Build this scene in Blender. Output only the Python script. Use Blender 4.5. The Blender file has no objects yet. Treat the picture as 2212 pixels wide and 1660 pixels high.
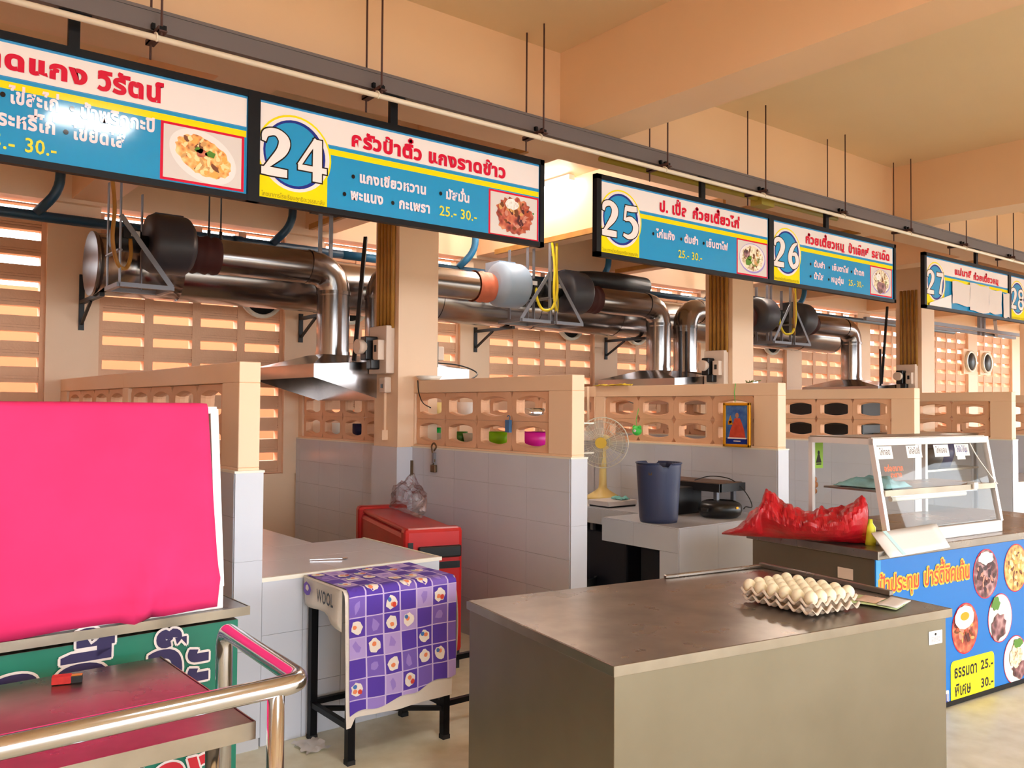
import bpy, bmesh, math, random
from mathutils import Vector, Matrix, noise
random.seed(7)
S = bpy.context.scene
COL = S.collection
PI = math.pi
R = math.radians

# ------------------------------------------------------------------ camera, world, light
def make_camera():
    yaw, pit, rol = R(51.6612), R(1.5674), R(0.4015)
    f = Vector((math.cos(yaw)*math.cos(pit), math.sin(yaw)*math.cos(pit), math.sin(pit)))
    r = Vector((math.sin(yaw), -math.cos(yaw), 0))
    u = r.cross(f)
    r2 = math.cos(rol)*r + math.sin(rol)*u
    u2 = -math.sin(rol)*r + math.cos(rol)*u
    cd = bpy.data.cameras.new('camera'); cd.sensor_fit = 'HORIZONTAL'; cd.sensor_width = 36
    cd.lens = 36*1868.85/2212; cd.clip_start = .05; cd.clip_end = 300
    o = bpy.data.objects.new('camera', cd); COL.objects.link(o)
    M = Matrix((r2, u2, -f)).transposed().to_4x4(); M.translation = Vector((0, 0, 1.55))
    o.matrix_world = M
    S.camera = o
make_camera()

S.view_settings.view_transform = 'Standard'
try: S.view_settings.look = 'None'
except Exception: pass
S.view_settings.gamma = 1
S.view_settings.use_curve_mapping = False
S.view_settings.exposure = 0.58
S.cycles.max_bounces = 10
S.cycles.diffuse_bounces = 6

W = bpy.data.worlds.new('world'); S.world = W; W.use_nodes = True
wn = W.node_tree; wn.nodes.clear()
wo = wn.nodes.new('ShaderNodeOutputWorld'); wb = wn.nodes.new('ShaderNodeBackground')
wb.inputs[0].default_value = (0.92, 0.96, 1.0, 1); wb.inputs[1].default_value = 6.5
wn.links.new(wb.outputs[0], wo.inputs[0])

def hex2(r, g, b):
    def c(x):
        x /= 255.
        return x/12.92 if x <= .04045 else ((x+.055)/1.055)**2.4
    return (c(r), c(g), c(b), 1)

# ------------------------------------------------------------------ materials
MATS = {}
def mat(name, col, rough=.6, metal=0, spec=.5, col2=None, scale=6, mixw=.5, bump=0, bscale=40, stretch=None,
        alpha=1, trans=0, emit=None, estr=0, rough2=None, detail=4, ior=None):
    m = bpy.data.materials.new(name); m.use_nodes = True
    nt = m.node_tree; b = nt.nodes['Principled BSDF']
    b.inputs['Base Color'].default_value = col
    b.inputs['Roughness'].default_value = rough
    b.inputs['Metallic'].default_value = metal
    b.inputs['Specular IOR Level'].default_value = spec
    if ior: b.inputs['IOR'].default_value = ior
    tc = None
    def coords():
        nonlocal tc
        if tc is None:
            tc = nt.nodes.new('ShaderNodeTexCoord')
            if stretch:
                mp = nt.nodes.new('ShaderNodeMapping'); mp.inputs['Scale'].default_value = stretch
                nt.links.new(tc.outputs['Object'], mp.inputs[0]); tc = mp
        return tc.outputs[0] if stretch else tc.outputs['Object']
    if col2:
        n = nt.nodes.new('ShaderNodeTexNoise'); n.inputs['Scale'].default_value = scale; n.inputs['Detail'].default_value = detail
        nt.links.new(coords(), n.inputs['Vector'])
        cr = nt.nodes.new('ShaderNodeValToRGB')
        cr.color_ramp.elements[0].position = .5-.25*mixw-.08; cr.color_ramp.elements[1].position = .5+.25*mixw+.08
        cr.color_ramp.elements[0].color = col; cr.color_ramp.elements[1].color = col2
        nt.links.new(n.outputs[0], cr.inputs[0]); nt.links.new(cr.outputs[0], b.inputs['Base Color'])
        if rough2 is not None:
            mr = nt.nodes.new('ShaderNodeMapRange'); mr.inputs[1].default_value = .25; mr.inputs[2].default_value = .75
            mr.inputs[3].default_value = rough; mr.inputs[4].default_value = rough2
            nt.links.new(n.outputs[0], mr.inputs[0]); nt.links.new(mr.outputs[0], b.inputs['Roughness'])
    if bump:
        n2 = nt.nodes.new('ShaderNodeTexNoise'); n2.inputs['Scale'].default_value = bscale; n2.inputs['Detail'].default_value = 3
        nt.links.new(coords(), n2.inputs['Vector'])
        bp = nt.nodes.new('ShaderNodeBump'); bp.inputs['Strength'].default_value = bump; bp.inputs['Distance'].default_value = .01
        nt.links.new(n2.outputs[0], bp.inputs['Height']); nt.links.new(bp.outputs[0], b.inputs['Normal'])
    if trans: b.inputs['Transmission Weight'].default_value = trans
    if alpha < 1:
        b.inputs['Alpha'].default_value = alpha
    if emit:
        b.inputs['Emission Color'].default_value = emit; b.inputs['Emission Strength'].default_value = estr
    MATS[name] = m
    return m

peach = mat('peach_paint', hex2(246,216,184), .5, col2=hex2(238,202,166), scale=1.3, mixw=1.2, bump=.05, bscale=25)
peach_b = mat('peach_block', hex2(236,190,154), .6, col2=hex2(220,170,132), scale=5, mixw=1.1, bump=.15, bscale=60)
beam_m = mat('beam_paint', hex2(240,204,168), .5, col2=hex2(232,190,150), scale=.9, mixw=1.1)
ceil_m = mat('ceiling_paint', hex2(232,206,168), .6, col2=hex2(224,194,154), scale=.8, mixw=1)
grime = mat('stained_paint', hex2(150,120,84), .7, col2=hex2(190,150,110), scale=6)
tile_m = mat('pale_tile', hex2(208,212,222), .2, col2=hex2(199,203,215), scale=2.5, mixw=1)
grout = mat('grout', hex2(196,196,200), .8)
trimw = mat('tile_trim', hex2(232,228,214), .4)
floor_m = mat('terrazzo', hex2(246,244,222), .35, col2=hex2(216,210,180), scale=9, mixw=1.0, detail=8, rough2=.5, bump=.03)
ground_m = mat('outside_ground', hex2(92,90,86), .9)
steel = mat('brushed_steel', hex2(172,162,146), .3, 1, col2=hex2(140,130,116), scale=5, mixw=.9)
steel_panel = mat('matt_steel_panel', hex2(140,131,112), .42, .9, col2=hex2(124,115,96), scale=3.5, mixw=1.4)
steel_top = mat('worn_steel_top', hex2(168,161,154), .25, .9, col2=hex2(112,104,96), scale=5, mixw=1.2, detail=6, rough2=.33)
steel_bright = mat('polished_steel', hex2(214,218,226), .16, 1)
galv = mat('galvanised_duct', hex2(175,172,172), .2, 1, col2=hex2(150,146,146), scale=4, mixw=1)
galv_dull = mat('galvanised_dull', hex2(150,146,146), .36, 1, col2=hex2(120,116,116), scale=5, mixw=1)
tray_m = mat('grey_cable_tray', hex2(112,104,104), .5, .4)
black = mat('black_frame', hex2(8,9,14), .45, spec=.2)
blackp = mat('black_plastic', hex2(16,16,18), .35)
iron = mat('black_iron', hex2(22,24,28), .5)
rod_m = mat('rusty_rod', hex2(84,54,50), .7)
angle_m = mat('grey_angle_iron', hex2(130,132,140), .5, .5)
pvcw = mat('white_pvc', hex2(236,226,208), .4)
pvcb = mat('blue_pvc', hex2(30,105,150), .4)
pvcb2 = mat('dark_blue_pvc', hex2(26,66,92), .4)
conduit_m = mat('yellow_conduit', hex2(190,140,60), .5, col2=hex2(165,112,48), scale=6)
yellow = mat('yellow_hose', hex2(238,214,40), .4)
blow_dark = mat('dark_blower_paint', hex2(58,60,70), .45)
blow_light = mat('light_blue_blower', hex2(150,172,196), .4)
flex_b = mat('maroon_flexible_sleeve', hex2(70,30,30), .7)
flex_o = mat('orange_flexible_sleeve', hex2(205,112,82), .6, bump=.6, bscale=18)
box_w = mat('ivory_box', hex2(228,206,186), .5)
white = mat('white_paint', hex2(240,238,236), .45)
alu = mat('white_aluminium', hex2(226,222,222), .35, .2)
pink = mat('pink_cloth', hex2(236,52,122), .85, col2=hex2(228,38,104), scale=3, mixw=1, bump=.08, bscale=7)
green = mat('green_vinyl', hex2(0,122,98), .4, col2=hex2(0,112,90), scale=3)
navy = mat('navy_ink', hex2(38,26,84), .5)
redink = mat('red_ink', hex2(206,28,48), .4)
cloth_back = mat('white_cloth_lining', hex2(226,218,208), .9, bump=.3, bscale=30)
red_pl = mat('red_plastic', hex2(196,22,20), .35, col2=hex2(176,18,18), scale=4)
bin_m = mat('navy_plastic_bin', hex2(52,62,96), .45, bump=.05, bscale=90)
cream = mat('cream_plastic', hex2(240,216,140), .4)
greenp = mat('green_plastic', hex2(70,210,80), .4)
redbag = mat('red_plastic_bag', hex2(196,18,34), .38, col2=hex2(150,8,22), scale=9, bump=.5, bscale=22)
paperw = mat('white_board', hex2(226,224,222), .6)
cyanst = mat('pale_cyan_print', hex2(188,226,230), .6)
egg_m = mat('white_eggshell', hex2(238,230,202), .5)
pulp = mat('grey_pulp_tray', hex2(214,200,184), .9, bump=.3, bscale=120)
towel_m = mat('pale_blue_towel', hex2(150,198,204), .95, bump=.4, bscale=60)
gold = mat('gold_frame', hex2(226,160,20), .35, .5)
wood_d = mat('dark_wood', hex2(66,44,34), .5, col2=hex2(110,76,52), scale=12)
brass = mat('dull_brass', hex2(110,88,64), .45, .7)
rubber = mat('rubber', hex2(28,28,30), .8)
bluecrate = mat('blue_basket_plastic', hex2(40,92,130), .5)
limeg = mat('lime_card', hex2(150,190,40), .5)
tube_m = mat('lit_tube', (1,1,1,1), .5, emit=(1,.97,.92,1), estr=72)
ceramic = mat('white_ceramic', hex2(240,236,226), .3)

def glass_mat(name, tint=(.94,.97,.96,1), fac=.86, rough=.02):
    m = bpy.data.materials.new(name); m.use_nodes = True; nt = m.node_tree; nt.nodes.clear()
    out = nt.nodes.new('ShaderNodeOutputMaterial'); mx = nt.nodes.new('ShaderNodeMixShader')
    tr = nt.nodes.new('ShaderNodeBsdfTransparent'); gl = nt.nodes.new('ShaderNodeBsdfGlossy')
    tr.inputs[0].default_value = tint; gl.inputs['Roughness'].default_value = rough
    fr = nt.nodes.new('ShaderNodeFresnel'); fr.inputs[0].default_value = 1.45
    mr = nt.nodes.new('ShaderNodeMapRange'); mr.inputs[3].default_value = (1-fac)*.15; mr.inputs[4].default_value = .5
    nt.links.new(fr.outputs[0], mr.inputs[0]); nt.links.new(mr.outputs[0], mx.inputs[0])
    nt.links.new(tr.outputs[0], mx.inputs[1]); nt.links.new(gl.outputs[0], mx.inputs[2]); nt.links.new(mx.outputs[0], out.inputs[0])
    return m
glass = glass_mat('clear_glass', fac=.93)
filmy = glass_mat('clear_plastic_film', (.86,.82,.82,1), .72, .25)
fanblur = mat('smoky_fan_blade', hex2(176,172,160), .3, alpha=.5)

# print inks
def ink(name, c, rough=.07): return mat(name, hex2(*c), rough, spec=.4)
I_white = ink('ink_white', (240,232,232)); I_blue = ink('ink_sky_blue', (34,150,206)); I_yel = ink('ink_yellow', (246,226,20))
I_dblue = ink('ink_dark_blue', (28,48,140)); I_red = ink('ink_crimson', (214,22,60)); I_black = ink('ink_black', (20,18,26))
I_pink = ink('ink_pale_pink', (250,226,236)); I_olive = ink('ink_olive', (150,140,40)); I_price = ink('ink_price_yellow', (236,222,70))
I_banner = ink('ink_banner_blue', (0,112,196), .4); I_ora = ink('ink_orange_yellow', (255,190,60), .4); I_red2 = ink('ink_signal_red', (232,60,24), .4)
I_pplate = ink('ink_plate_grey', (222,214,212)); I_yolk = ink('ink_yolk', (250,160,30)); I_herb = ink('ink_herb', (90,140,60))
I_lilac = ink('ink_lilac', (165,150,215)); I_border = ink('ink_light_blue', (70,160,220))

def food(name, cols, scale=60):
    m = bpy.data.materials.new(name); m.use_nodes = True; nt = m.node_tree; b = nt.nodes['Principled BSDF']
    b.inputs['Roughness'].default_value = .3
    tc = nt.nodes.new('ShaderNodeTexCoord'); v = nt.nodes.new('ShaderNodeTexVoronoi'); v.inputs['Scale'].default_value = scale
    n = nt.nodes.new('ShaderNodeTexNoise'); n.inputs['Scale'].default_value = scale*.5; n.inputs['Detail'].default_value = 5
    mx = nt.nodes.new('ShaderNodeMix'); mx.data_type = 'FLOAT'; mx.inputs[0].default_value = .55
    nt.links.new(tc.outputs['Object'], v.inputs['Vector']); nt.links.new(tc.outputs['Object'], n.inputs['Vector'])
    nt.links.new(v.outputs['Distance'], mx.inputs[2]); nt.links.new(n.outputs[0], mx.inputs[3])
    cr = nt.nodes.new('ShaderNodeValToRGB'); el = cr.color_ramp.elements
    while len(el) < len(cols): el.new(.5)
    for i, c in enumerate(cols):
        el[i].position = .25+.45*i/(len(cols)-1); el[i].color = hex2(*c)
    nt.links.new(mx.outputs[0], cr.inputs[0]); nt.links.new(cr.outputs[0], b.inputs['Base Color'])
    return m
F_curry = food('print_curry', [(150,80,30),(236,150,70),(250,190,110),(250,214,150)], 45)
F_meat = food('print_dark_meat', [(50,24,22),(110,50,36),(170,96,70),(214,150,120)], 50)
F_noodle = food('print_noodles', [(96,60,40),(200,170,130),(236,224,190),(240,232,206)], 60)
F_red = food('print_red_meat', [(70,26,26),(150,56,44),(196,96,70),(226,150,110)], 28)
F_gold = food('print_golden_noodles', [(90,56,24),(180,130,60),(222,180,100),(236,206,140)], 30)
F_dark = food('print_braised_meat', [(36,20,26),(84,46,52),(140,90,96),(190,150,150)], 28)
F_rice = food('print_rice', [(214,206,196),(240,236,230),(250,248,244)], 60)

D_ = {k: ink('food_'+k, c, .3) for k, c in dict(brown=(120,64,30), tan=(214,160,96), pale=(250,222,160), gold=(240,176,84), rust=(176,74,40), maroon=(84,30,34), plum=(60,30,42), pinkish=(206,140,120), olive=(120,130,60), cream=(246,238,214)).items()}
SPK = {'print_curry': [D_['gold'], D_['pale'], D_['pale'], D_['tan'], D_['brown'], D_['gold']], 'print_dark_meat': [D_['brown'], D_['maroon'], D_['tan']],
       'print_noodles': [D_['cream'], D_['tan'], D_['brown'], D_['olive'], D_['cream']], 'print_red_meat': [D_['rust'], D_['maroon'], D_['brown'], D_['pinkish'], D_['tan']],
       'print_golden_noodles': [D_['gold'], D_['tan'], D_['brown'], D_['pale']], 'print_braised_meat': [D_['plum'], D_['maroon'], D_['pinkish'], D_['plum']], 'print_rice': [D_['cream']]}
# ------------------------------------------------------------------ mesh builder
class MB:
    def __init__(s): s.v = []; s.f = []; s.m = []; s.sm = []
    def add(s, vs, fs, mi=0, smooth=False):
        k = len(s.v); s.v += [tuple(v) for v in vs]
        for f in fs: s.f.append([i+k for i in f]); s.m.append(mi); s.sm.append(smooth)
        return s
    def box(s, x0, x1, y0, y1, z0, z1, mi=0, T=None):
        vs = [Vector((x, y, z)) for z in (z0, z1) for y in (y0, y1) for x in (x0, x1)]
        if T: vs = [T @ v for v in vs]
        return s.add(vs, [(0,2,3,1),(4,5,7,6),(0,1,5,4),(2,6,7,3),(0,4,6,2),(1,3,7,5)], mi)
    def bar(s, a, b, w, h, mi=0, up=(0,0,1)):
        a, b = Vector(a), Vector(b); d = (b-a); L = d.length; d.normalize()
        up = Vector(up)
        if abs(d.dot(up)) > .99: up = Vector((1,0,0))
        x = d.cross(up).normalized(); y = x.cross(d).normalized()
        M = Matrix((x, d, y)).transposed().to_4x4(); M.translation = a
        return s.box(-w/2, w/2, 0, L, -h/2, h/2, mi, M)
    def ring_frames(s, pts):
        pts = [Vector(p) for p in pts]; T = []
        for i in range(len(pts)):
            a = pts[max(i-1, 0)]; b = pts[min(i+1, len(pts)-1)]; T.append((b-a).normalized())
        up = Vector((0,0,1))
        if abs(T[0].dot(up)) > .95: up = Vector((1,0,0))
        x = T[0].cross(up).normalized(); fr = []
        for i, t in enumerate(T):
            x = (x - t*x.dot(t)).normalized(); y = t.cross(x); fr.append((pts[i], x, y))
        return fr
    def tube(s, pts, r, n=10, mi=0, caps=True, smooth=True):
        fr = s.ring_frames(pts); k = len(fr); vs = []
        rr = r if isinstance(r, (list, tuple)) else [r]*k
        for (p, x, y), q in zip(fr, rr):
            for j in range(n):
                a = 2*PI*j/n; vs.append(p + x*math.cos(a)*q + y*math.sin(a)*q)
        fs = []
        for i in range(k-1):
            for j in range(n):
                fs.append((i*n+j, i*n+(j+1) % n, (i+1)*n+(j+1) % n, (i+1)*n+j))
        s.add(vs, fs, mi, smooth)
        if caps:
            b = len(s.v)-len(vs)
            s.f.append([b+j for j in range(n)][::-1]); s.m.append(mi); s.sm.append(False)
            s.f.append([b+(k-1)*n+j for j in range(n)]); s.m.append(mi); s.sm.append(False)
        return s
    def cyl(s, a, b, r, n=16, mi=0, r2=None, caps=True):
        return s.tube([a, b], [r, r if r2 is None else r2], n, mi, caps)
    def lathe(s, prof, c=(0,0,0), n=24, mi=0, smooth=True, sx=1, sy=1):
        vs = []
        for r, z in prof:
            for j in range(n):
                a = 2*PI*j/n; vs.append((c[0]+r*math.cos(a)*sx, c[1]+r*math.sin(a)*sy, c[2]+z))
        fs = []
        for i in range(len(prof)-1):
            for j in range(n): fs.append((i*n+j, i*n+(j+1) % n, (i+1)*n+(j+1) % n, (i+1)*n+j))
        return s.add(vs, fs, mi, smooth)
    def prism(s, poly, d, mi=0):
        """poly: list of 3d points, extruded by vector d"""
        n = len(poly); d = Vector(d); vs = [Vector(p) for p in poly] + [Vector(p)+d for p in poly]
        fs = [list(range(n))[::-1], [n+i for i in range(n)]] + [(i, (i+1) % n, n+(i+1) % n, n+i) for i in range(n)]
        return s.add(vs, fs, mi)
    def sphere(s, c, r, n=12, mi=0, sc=(1,1,1)):
        prof = [(math.sin(PI*i/(n//2+2))*r*1.0, -math.cos(PI*i/(n//2+2))*r) for i in range(n//2+3)]
        vs = []
        for q, z in prof:
            for j in range(n):
                a = 2*PI*j/n; vs.append((c[0]+q*math.cos(a)*sc[0], c[1]+q*math.sin(a)*sc[1], c[2]+z*sc[2]))
        fs = [(i*n+j, i*n+(j+1) % n, (i+1)*n+(j+1) % n, (i+1)*n+j) for i in range(len(prof)-1) for j in range(n)]
        return s.add(vs, fs, mi, True)
    def grid(s, P, mi=0, smooth=True, thick=0):
        """P[i][j] points"""
        a, b = len(P), len(P[0])
        vs = [Vector(p) for row in P for p in row]
        fs = [(i*b+j, i*b+j+1, (i+1)*b+j+1, (i+1)*b+j) for i in range(a-1) for j in range(b-1)]
        return s.add(vs, fs, mi, smooth)
    def mesh(s, name, mats, org=(0,0,0)):
        me = bpy.data.meshes.new(name); ox = Vector(org)
        me.from_pydata([tuple(Vector(v)-ox) for v in s.v], [], s.f)
        if not isinstance(mats, (list, tuple)): mats = [mats]
        for m in mats: me.materials.append(m)
        me.polygons.foreach_set('material_index', s.m); me.polygons.foreach_set('use_smooth', s.sm)
        me.update(); return me
    def build(s, name, mats, parent=None, org=(0,0,0), bevel=0, kind=None, label=None, solid=0, loc=None):
        o = bpy.data.objects.new(name, s.mesh(name, mats, org)); COL.objects.link(o)
        if parent: o.parent = parent
        elif loc is None: o.location = org
        if loc is not None: o.location = loc
        if bevel:
            b = o.modifiers.new('bevel', 'BEVEL'); b.width = bevel; b.segments = 2; b.limit_method = 'ANGLE'; b.angle_limit = R(40)
        if solid:
            b = o.modifiers.new('solid', 'SOLIDIFY'); b.thickness = solid; b.offset = 0
        if kind: o['kind'] = kind
        if label: o['label'] = label
        return o

def thing(name, label, cat, loc=(0,0,0), rz=0, group=None):
    o = bpy.data.objects.new(name, None); COL.objects.link(o); o.empty_display_size = .1
    o.location = loc; o.rotation_euler = (0, 0, rz); o['label'] = label; o['category'] = cat
    if group: o['group'] = group
    return o
def tag(o, label, cat, group=None):
    o['label'] = label; o['category'] = cat
    if group: o['group'] = group
    return o
def struct(name, mb, m, label=None, org=(0,0,0), parent=None):
    o = mb.build(name, m, parent, org); 
    if not parent: o['kind'] = 'structure'
    if label: o['label'] = label
    return o
def link_copy(me, name, parent, loc, rot=None):
    o = bpy.data.objects.new(name, me); COL.objects.link(o); o.parent = parent; o.location = loc
    if rot: o.rotation_euler = rot
    return o
def copy_tree(src, loc=None, rz=None, label=None, group=None, scale=None):
    r = src.copy(); COL.objects.link(r)
    if loc is not None: r.location = loc
    if rz is not None: r.rotation_euler = (0, 0, rz)
    if scale: r.scale = scale
    if label: r['label'] = label
    if group: r['group'] = group
    for ch in list(src.children):
        c = ch.copy(); COL.objects.link(c); c.parent = r
        for g in list(ch.children):
            d = g.copy(); COL.objects.link(d); d.parent = c
    return r
ORD = 'first second third fourth fifth sixth seventh eighth ninth tenth eleventh twelfth thirteenth'.split()
def bez(pts, n=8):
    """catmull-rom through points"""
    pts = [Vector(p) for p in pts]; out = []
    P = [pts[0]*2-pts[1]] + pts + [pts[-1]*2-pts[-2]]
    for i in range(1, len(P)-2):
        for k in range(n):
            t = k/n; a, b, c, d = P[i-1], P[i], P[i+1], P[i+2]
            out.append(.5*((2*b)+(c-a)*t+(2*a-5*b+4*c-d)*t*t+(-a+3*b-3*c+d)*t*t*t))
    out.append(pts[-1]); return out
def fillet(pts, r, n=6):
    pts = [Vector(p) for p in pts]; out = [pts[0]]
    for i in range(1, len(pts)-1):
        a = (pts[i-1]-pts[i]); b = (pts[i+1]-pts[i]); k = min(r, a.length*.49, b.length*.49)
        p0 = pts[i]+a.normalized()*k; p2 = pts[i]+b.normalized()*k
        for j in range(n+1):
            t = j/n; out.append(p0*(1-t)**2+pts[i]*2*t*(1-t)+p2*t*t)
    out.append(pts[-1]); return out

# ------------------------------------------------------------------ print: flat polygons and Thai text
GL = {}
def glyph(ch, bold):
    key = (ch, bold)
    if key in GL: return GL[key]
    def raw(t, off):
        cu = bpy.data.curves.new('g', 'FONT'); cu.body = t; cu.size = 1; cu.resolution_u = 2; cu.offset = off
        o = bpy.data.objects.new('g', cu); COL.objects.link(o)
        dg = bpy.context.evaluated_depsgraph_get(); ev = o.evaluated_get(dg); me = ev.to_mesh()
        vs = [(v.co.x, v.co.y) for v in me.vertices]; fs = [tuple(p.vertices) for p in me.polygons]
        ev.to_mesh_clear(); bpy.data.objects.remove(o); bpy.data.curves.remove(cu)
        return vs, fs
    vs, fs = raw(ch, bold) if ch != ' ' else ([], [])
    if (None, 'l') not in GL: GL[(None, 'l')] = max(v[0] for v in raw('l', 0)[0])
    adv = max(v[0] for v in raw(ch+'l', 0)[0]) - GL[(None, 'l')]
    GL[key] = (vs, fs, adv); return GL[key]
UP = 'ัิีึื็ํ'; TONE = '่้๊๋์'; LOW = 'ุู'
txt_i = [0]
def layout(txt, bold):
    x = 0; vs = []; fs = []; gi = []; prev_up = False; tall = False
    for ch in txt:
        gv, gf, adv = glyph(ch, bold); dx = dy = 0
        if ch in TONE:
            adv = 0
            if prev_up: dy = .19
            if tall: dx = -.1
        elif ch in UP:
            adv = 0; prev_up = True
            if tall: dx = -.12
        elif ch in LOW: adv = 0
        else:
            prev_up = False; tall = ch in 'ปฝฟ'
        k = len(vs); vs += [(a+x+dx, b+dy) for a, b in gv]; gi += [(txt_i[0] % 5)*.14]*len(gv); txt_i[0] += 1; fs += [tuple(i+k for i in f) for f in gf]
        x += adv
        if ch not in TONE+UP+LOW: x += bold*1.2
    return vs, fs, x, gi
class Canvas:
    """flat print on a plane; polygons stacked in hair-thin layers"""
    def __init__(s, O, U, V, N, eps=.0004):
        s.O, s.U, s.V, s.N, s.e = Vector(O), Vector(U), Vector(V), Vector(N), eps; s.mb = MB(); s.mats = []; s.lay = 0
    def mi(s, m):
        if m not in s.mats: s.mats.append(m)
        return s.mats.index(m)
    def put(s, vs, fs, m, layer, gi=None):
        s.mb.add([s.O+s.U*q[0]+s.V*q[1]+s.N*(s.e*(layer+(gi[i] if gi else 0))) for i, q in enumerate(vs)], fs, s.mi(m))
    def rect(s, x0, x1, y0, y1, m, layer): s.put([(x0,y0),(x1,y0),(x1,y1),(x0,y1)], [(0,1,2,3)], m, layer)
    def rrect(s, x0, x1, y0, y1, r, m, layer):
        p = []
        for cx, cy, a0 in ((x1-r,y0+r,-90),(x1-r,y1-r,0),(x0+r,y1-r,90),(x0+r,y0+r,180)):
            for k in range(5): a = R(a0+22.5*k); p.append((cx+r*math.cos(a), cy+r*math.sin(a)))
        s.put(p, [tuple(range(len(p)))], m, layer)
    def poly(s, p, m, layer): s.put(p, [tuple(range(len(p)))], m, layer)
    def disc(s, cx, cy, rx, ry, m, layer, n=40, jag=0, rot=0):
        p = []
        for k in range(n):
            a = 2*PI*k/n; q = 1+jag*(random.random()-.5)
            x, y = rx*q*math.cos(a), ry*q*math.sin(a)
            p.append((cx+x*math.cos(rot)-y*math.sin(rot), cy+x*math.sin(rot)+y*math.cos(rot)))
        s.put([(cx, cy)]+p, [(0, 1+k, 1+(k+1) % n) for k in range(n)], m, layer)
    def text(s, t, x0, x1, y, h, m, layer, bold=.03, slope=0):
        vs, fs, w, gi = layout(t, bold); sx = (x1-x0)/w; sy = h/.558
        s.put([(x0+a*sx, y+b*sy+slope*a*sx) for a, b in vs], fs, m, layer, gi)
    def stroke(s, pts, m, layer, grow=0):
        """pts: (x, y, half width); variable width stroke"""
        P = bez([(a, b, c) for a, b, c in pts], 6); L = []; Rr = []
        n = len(P)
        for i, p in enumerate(P):
            a = P[max(i-1, 0)]; b = P[min(i+1, n-1)]; t = Vector((b.x-a.x, b.y-a.y)); t.normalize()
            w = abs(p.z)+grow; e = 0
            if i == 0: e = -grow
            if i == n-1: e = grow
            c = Vector((p.x, p.y))+t*e; nn = Vector((-t.y, t.x)); L.append(c+nn*w); Rr.append(c-nn*w)
        vs = [tuple(q) for q in L]+[tuple(q) for q in Rr]
        s.put(vs, [(i, i+1, n+i+1, n+i) for i in range(n-1)], m, layer)
    def build(s, name, parent, label=None): return s.mb.build(name, s.mats, parent, label=label)

# digits in a 1-high box, strokes (x,y,halfwidth)
DIG = {
 '2': [[(.06,.72,.03),(.10,.90,.06),(.28,.96,.06),(.42,.80,.10),(.38,.56,.09),(.2,.28,.05),(.06,.08,.02)], [(.02,.06,.06),(.2,.06,.07),(.48,.06,.065)]],
 '3': [[(.06,.82,.04),(.2,.94,.06),(.38,.8,.09),(.3,.58,.05),(.2,.53,.04)],[(.2,.53,.04),(.4,.36,.09),(.3,.06,.06),(.06,.1,.03)]],
 '4': [[(.36,.98,.04),(.2,.66,.03),(.04,.32,.03)], [(.02,.28,.045),(.26,.28,.045),(.56,.28,.045)], [(.38,.98,.08),(.38,.5,.085),(.38,.0,.085)]],
 '5': [[(.1,.92,.06),(.3,.92,.065),(.48,.94,.06)], [(.12,.94,.03),(.1,.74,.035),(.08,.54,.03)], [(.1,.56,.03),(.28,.60,.06),(.44,.42,.09),(.4,.18,.08),(.22,.05,.05),(.04,.1,.03)]],
 '6': [[(.44,.94,.02),(.26,.8,.06),(.12,.5,.085),(.12,.24,.085),(.24,.06,.06),(.4,.14,.07),(.45,.32,.085),(.36,.52,.06),(.2,.5,.03)]],
 '7': [[(.02,.9,.06),(.24,.9,.065),(.5,.92,.06)], [(.48,.9,.04),(.36,.55,.06),(.26,.02,.09)]],
 '8': [[(.25,.5,.05),(.44,.66,.06),(.4,.88,.05),(.25,.95,.05),(.1,.86,.06),(.1,.68,.07),(.25,.5,.06),(.44,.32,.08),(.42,.12,.06),(.25,.03,.05),(.08,.12,.06),(.06,.32,.07),(.25,.5,.04)]],
}
def digits(cv, t, x, y, h, wd, layer):
    for k, ch in enumerate(t):
        ox = x+k*wd
        for q_, st in enumerate(DIG[ch]): cv.stroke([(ox+a*h*1.32, y+b*h, (c*1.25+.008)*h) for a, b, c in st], I_black, layer+.2*q_+.1*k, grow=.0065)
    for k, ch in enumerate(t):
        ox = x+k*wd
        for q_, st in enumerate(DIG[ch]): cv.stroke([(ox+a*h*1.32, y+b*h, (c*1.25+.008)*h) for a, b, c in st], I_white, layer+1+.2*q_+.1*k)

# ------------------------------------------------------------------ structure
X0, X1 = -4.3, 27.0
YB = -8.0
struct('floor', MB().box(X0, X1, YB, 7.8, -.12, 0), floor_m, 'pale speckled terrazzo floor with damp stains')
struct('ground_outside', MB().box(-60, 80, -60, 60, -.3, -.13), ground_m)
struct('wall_outside', MB().box(-25, 45, 11.2, 11.4, -.15, 2.9), mat('outside_wall_paint', hex2(176,104,66), .8), 'low boundary wall outside beyond the vent blocks')
struct('ceiling', MB().box(X0, X1, YB, 7.8, 3.73, 3.9), ceil_m, 'peach painted concrete ceiling')
struct('beam_front', MB().box(X0, X1, 3.95, 4.2, 3.17, 3.73), beam_m, 'long peach ceiling beam behind the cable tray')
struct('beam_hall', MB().box(X0, X1, -4.0, -3.7, 3.15, 3.73), beam_m)
struct('beam_back', MB().box(X0, X1, 7.55, 7.78, 3.16, 3.73), peach, 'peach beam above the vent blocks')
for k in range(-1, 6):
    x = 3.485+3.98*k
    struct('beam_cross', MB().box(x, x+.315, YB, 7.55, 3.217, 3.73), beam_m, 'peach cross beam resting on the column row')
for k in range(-1, 5):
    x = 1.49+3.98*k
    struct('beam_secondary', MB().box(x, x+.30, 4.2, 7.55, 3.19, 3.73), beam_m)

struct('wall_left_added', MB().box(-4.3, -4.1, YB, 7.6, 0, 3.73), peach)  # unseen end wall, added to darken the faces turned left
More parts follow.
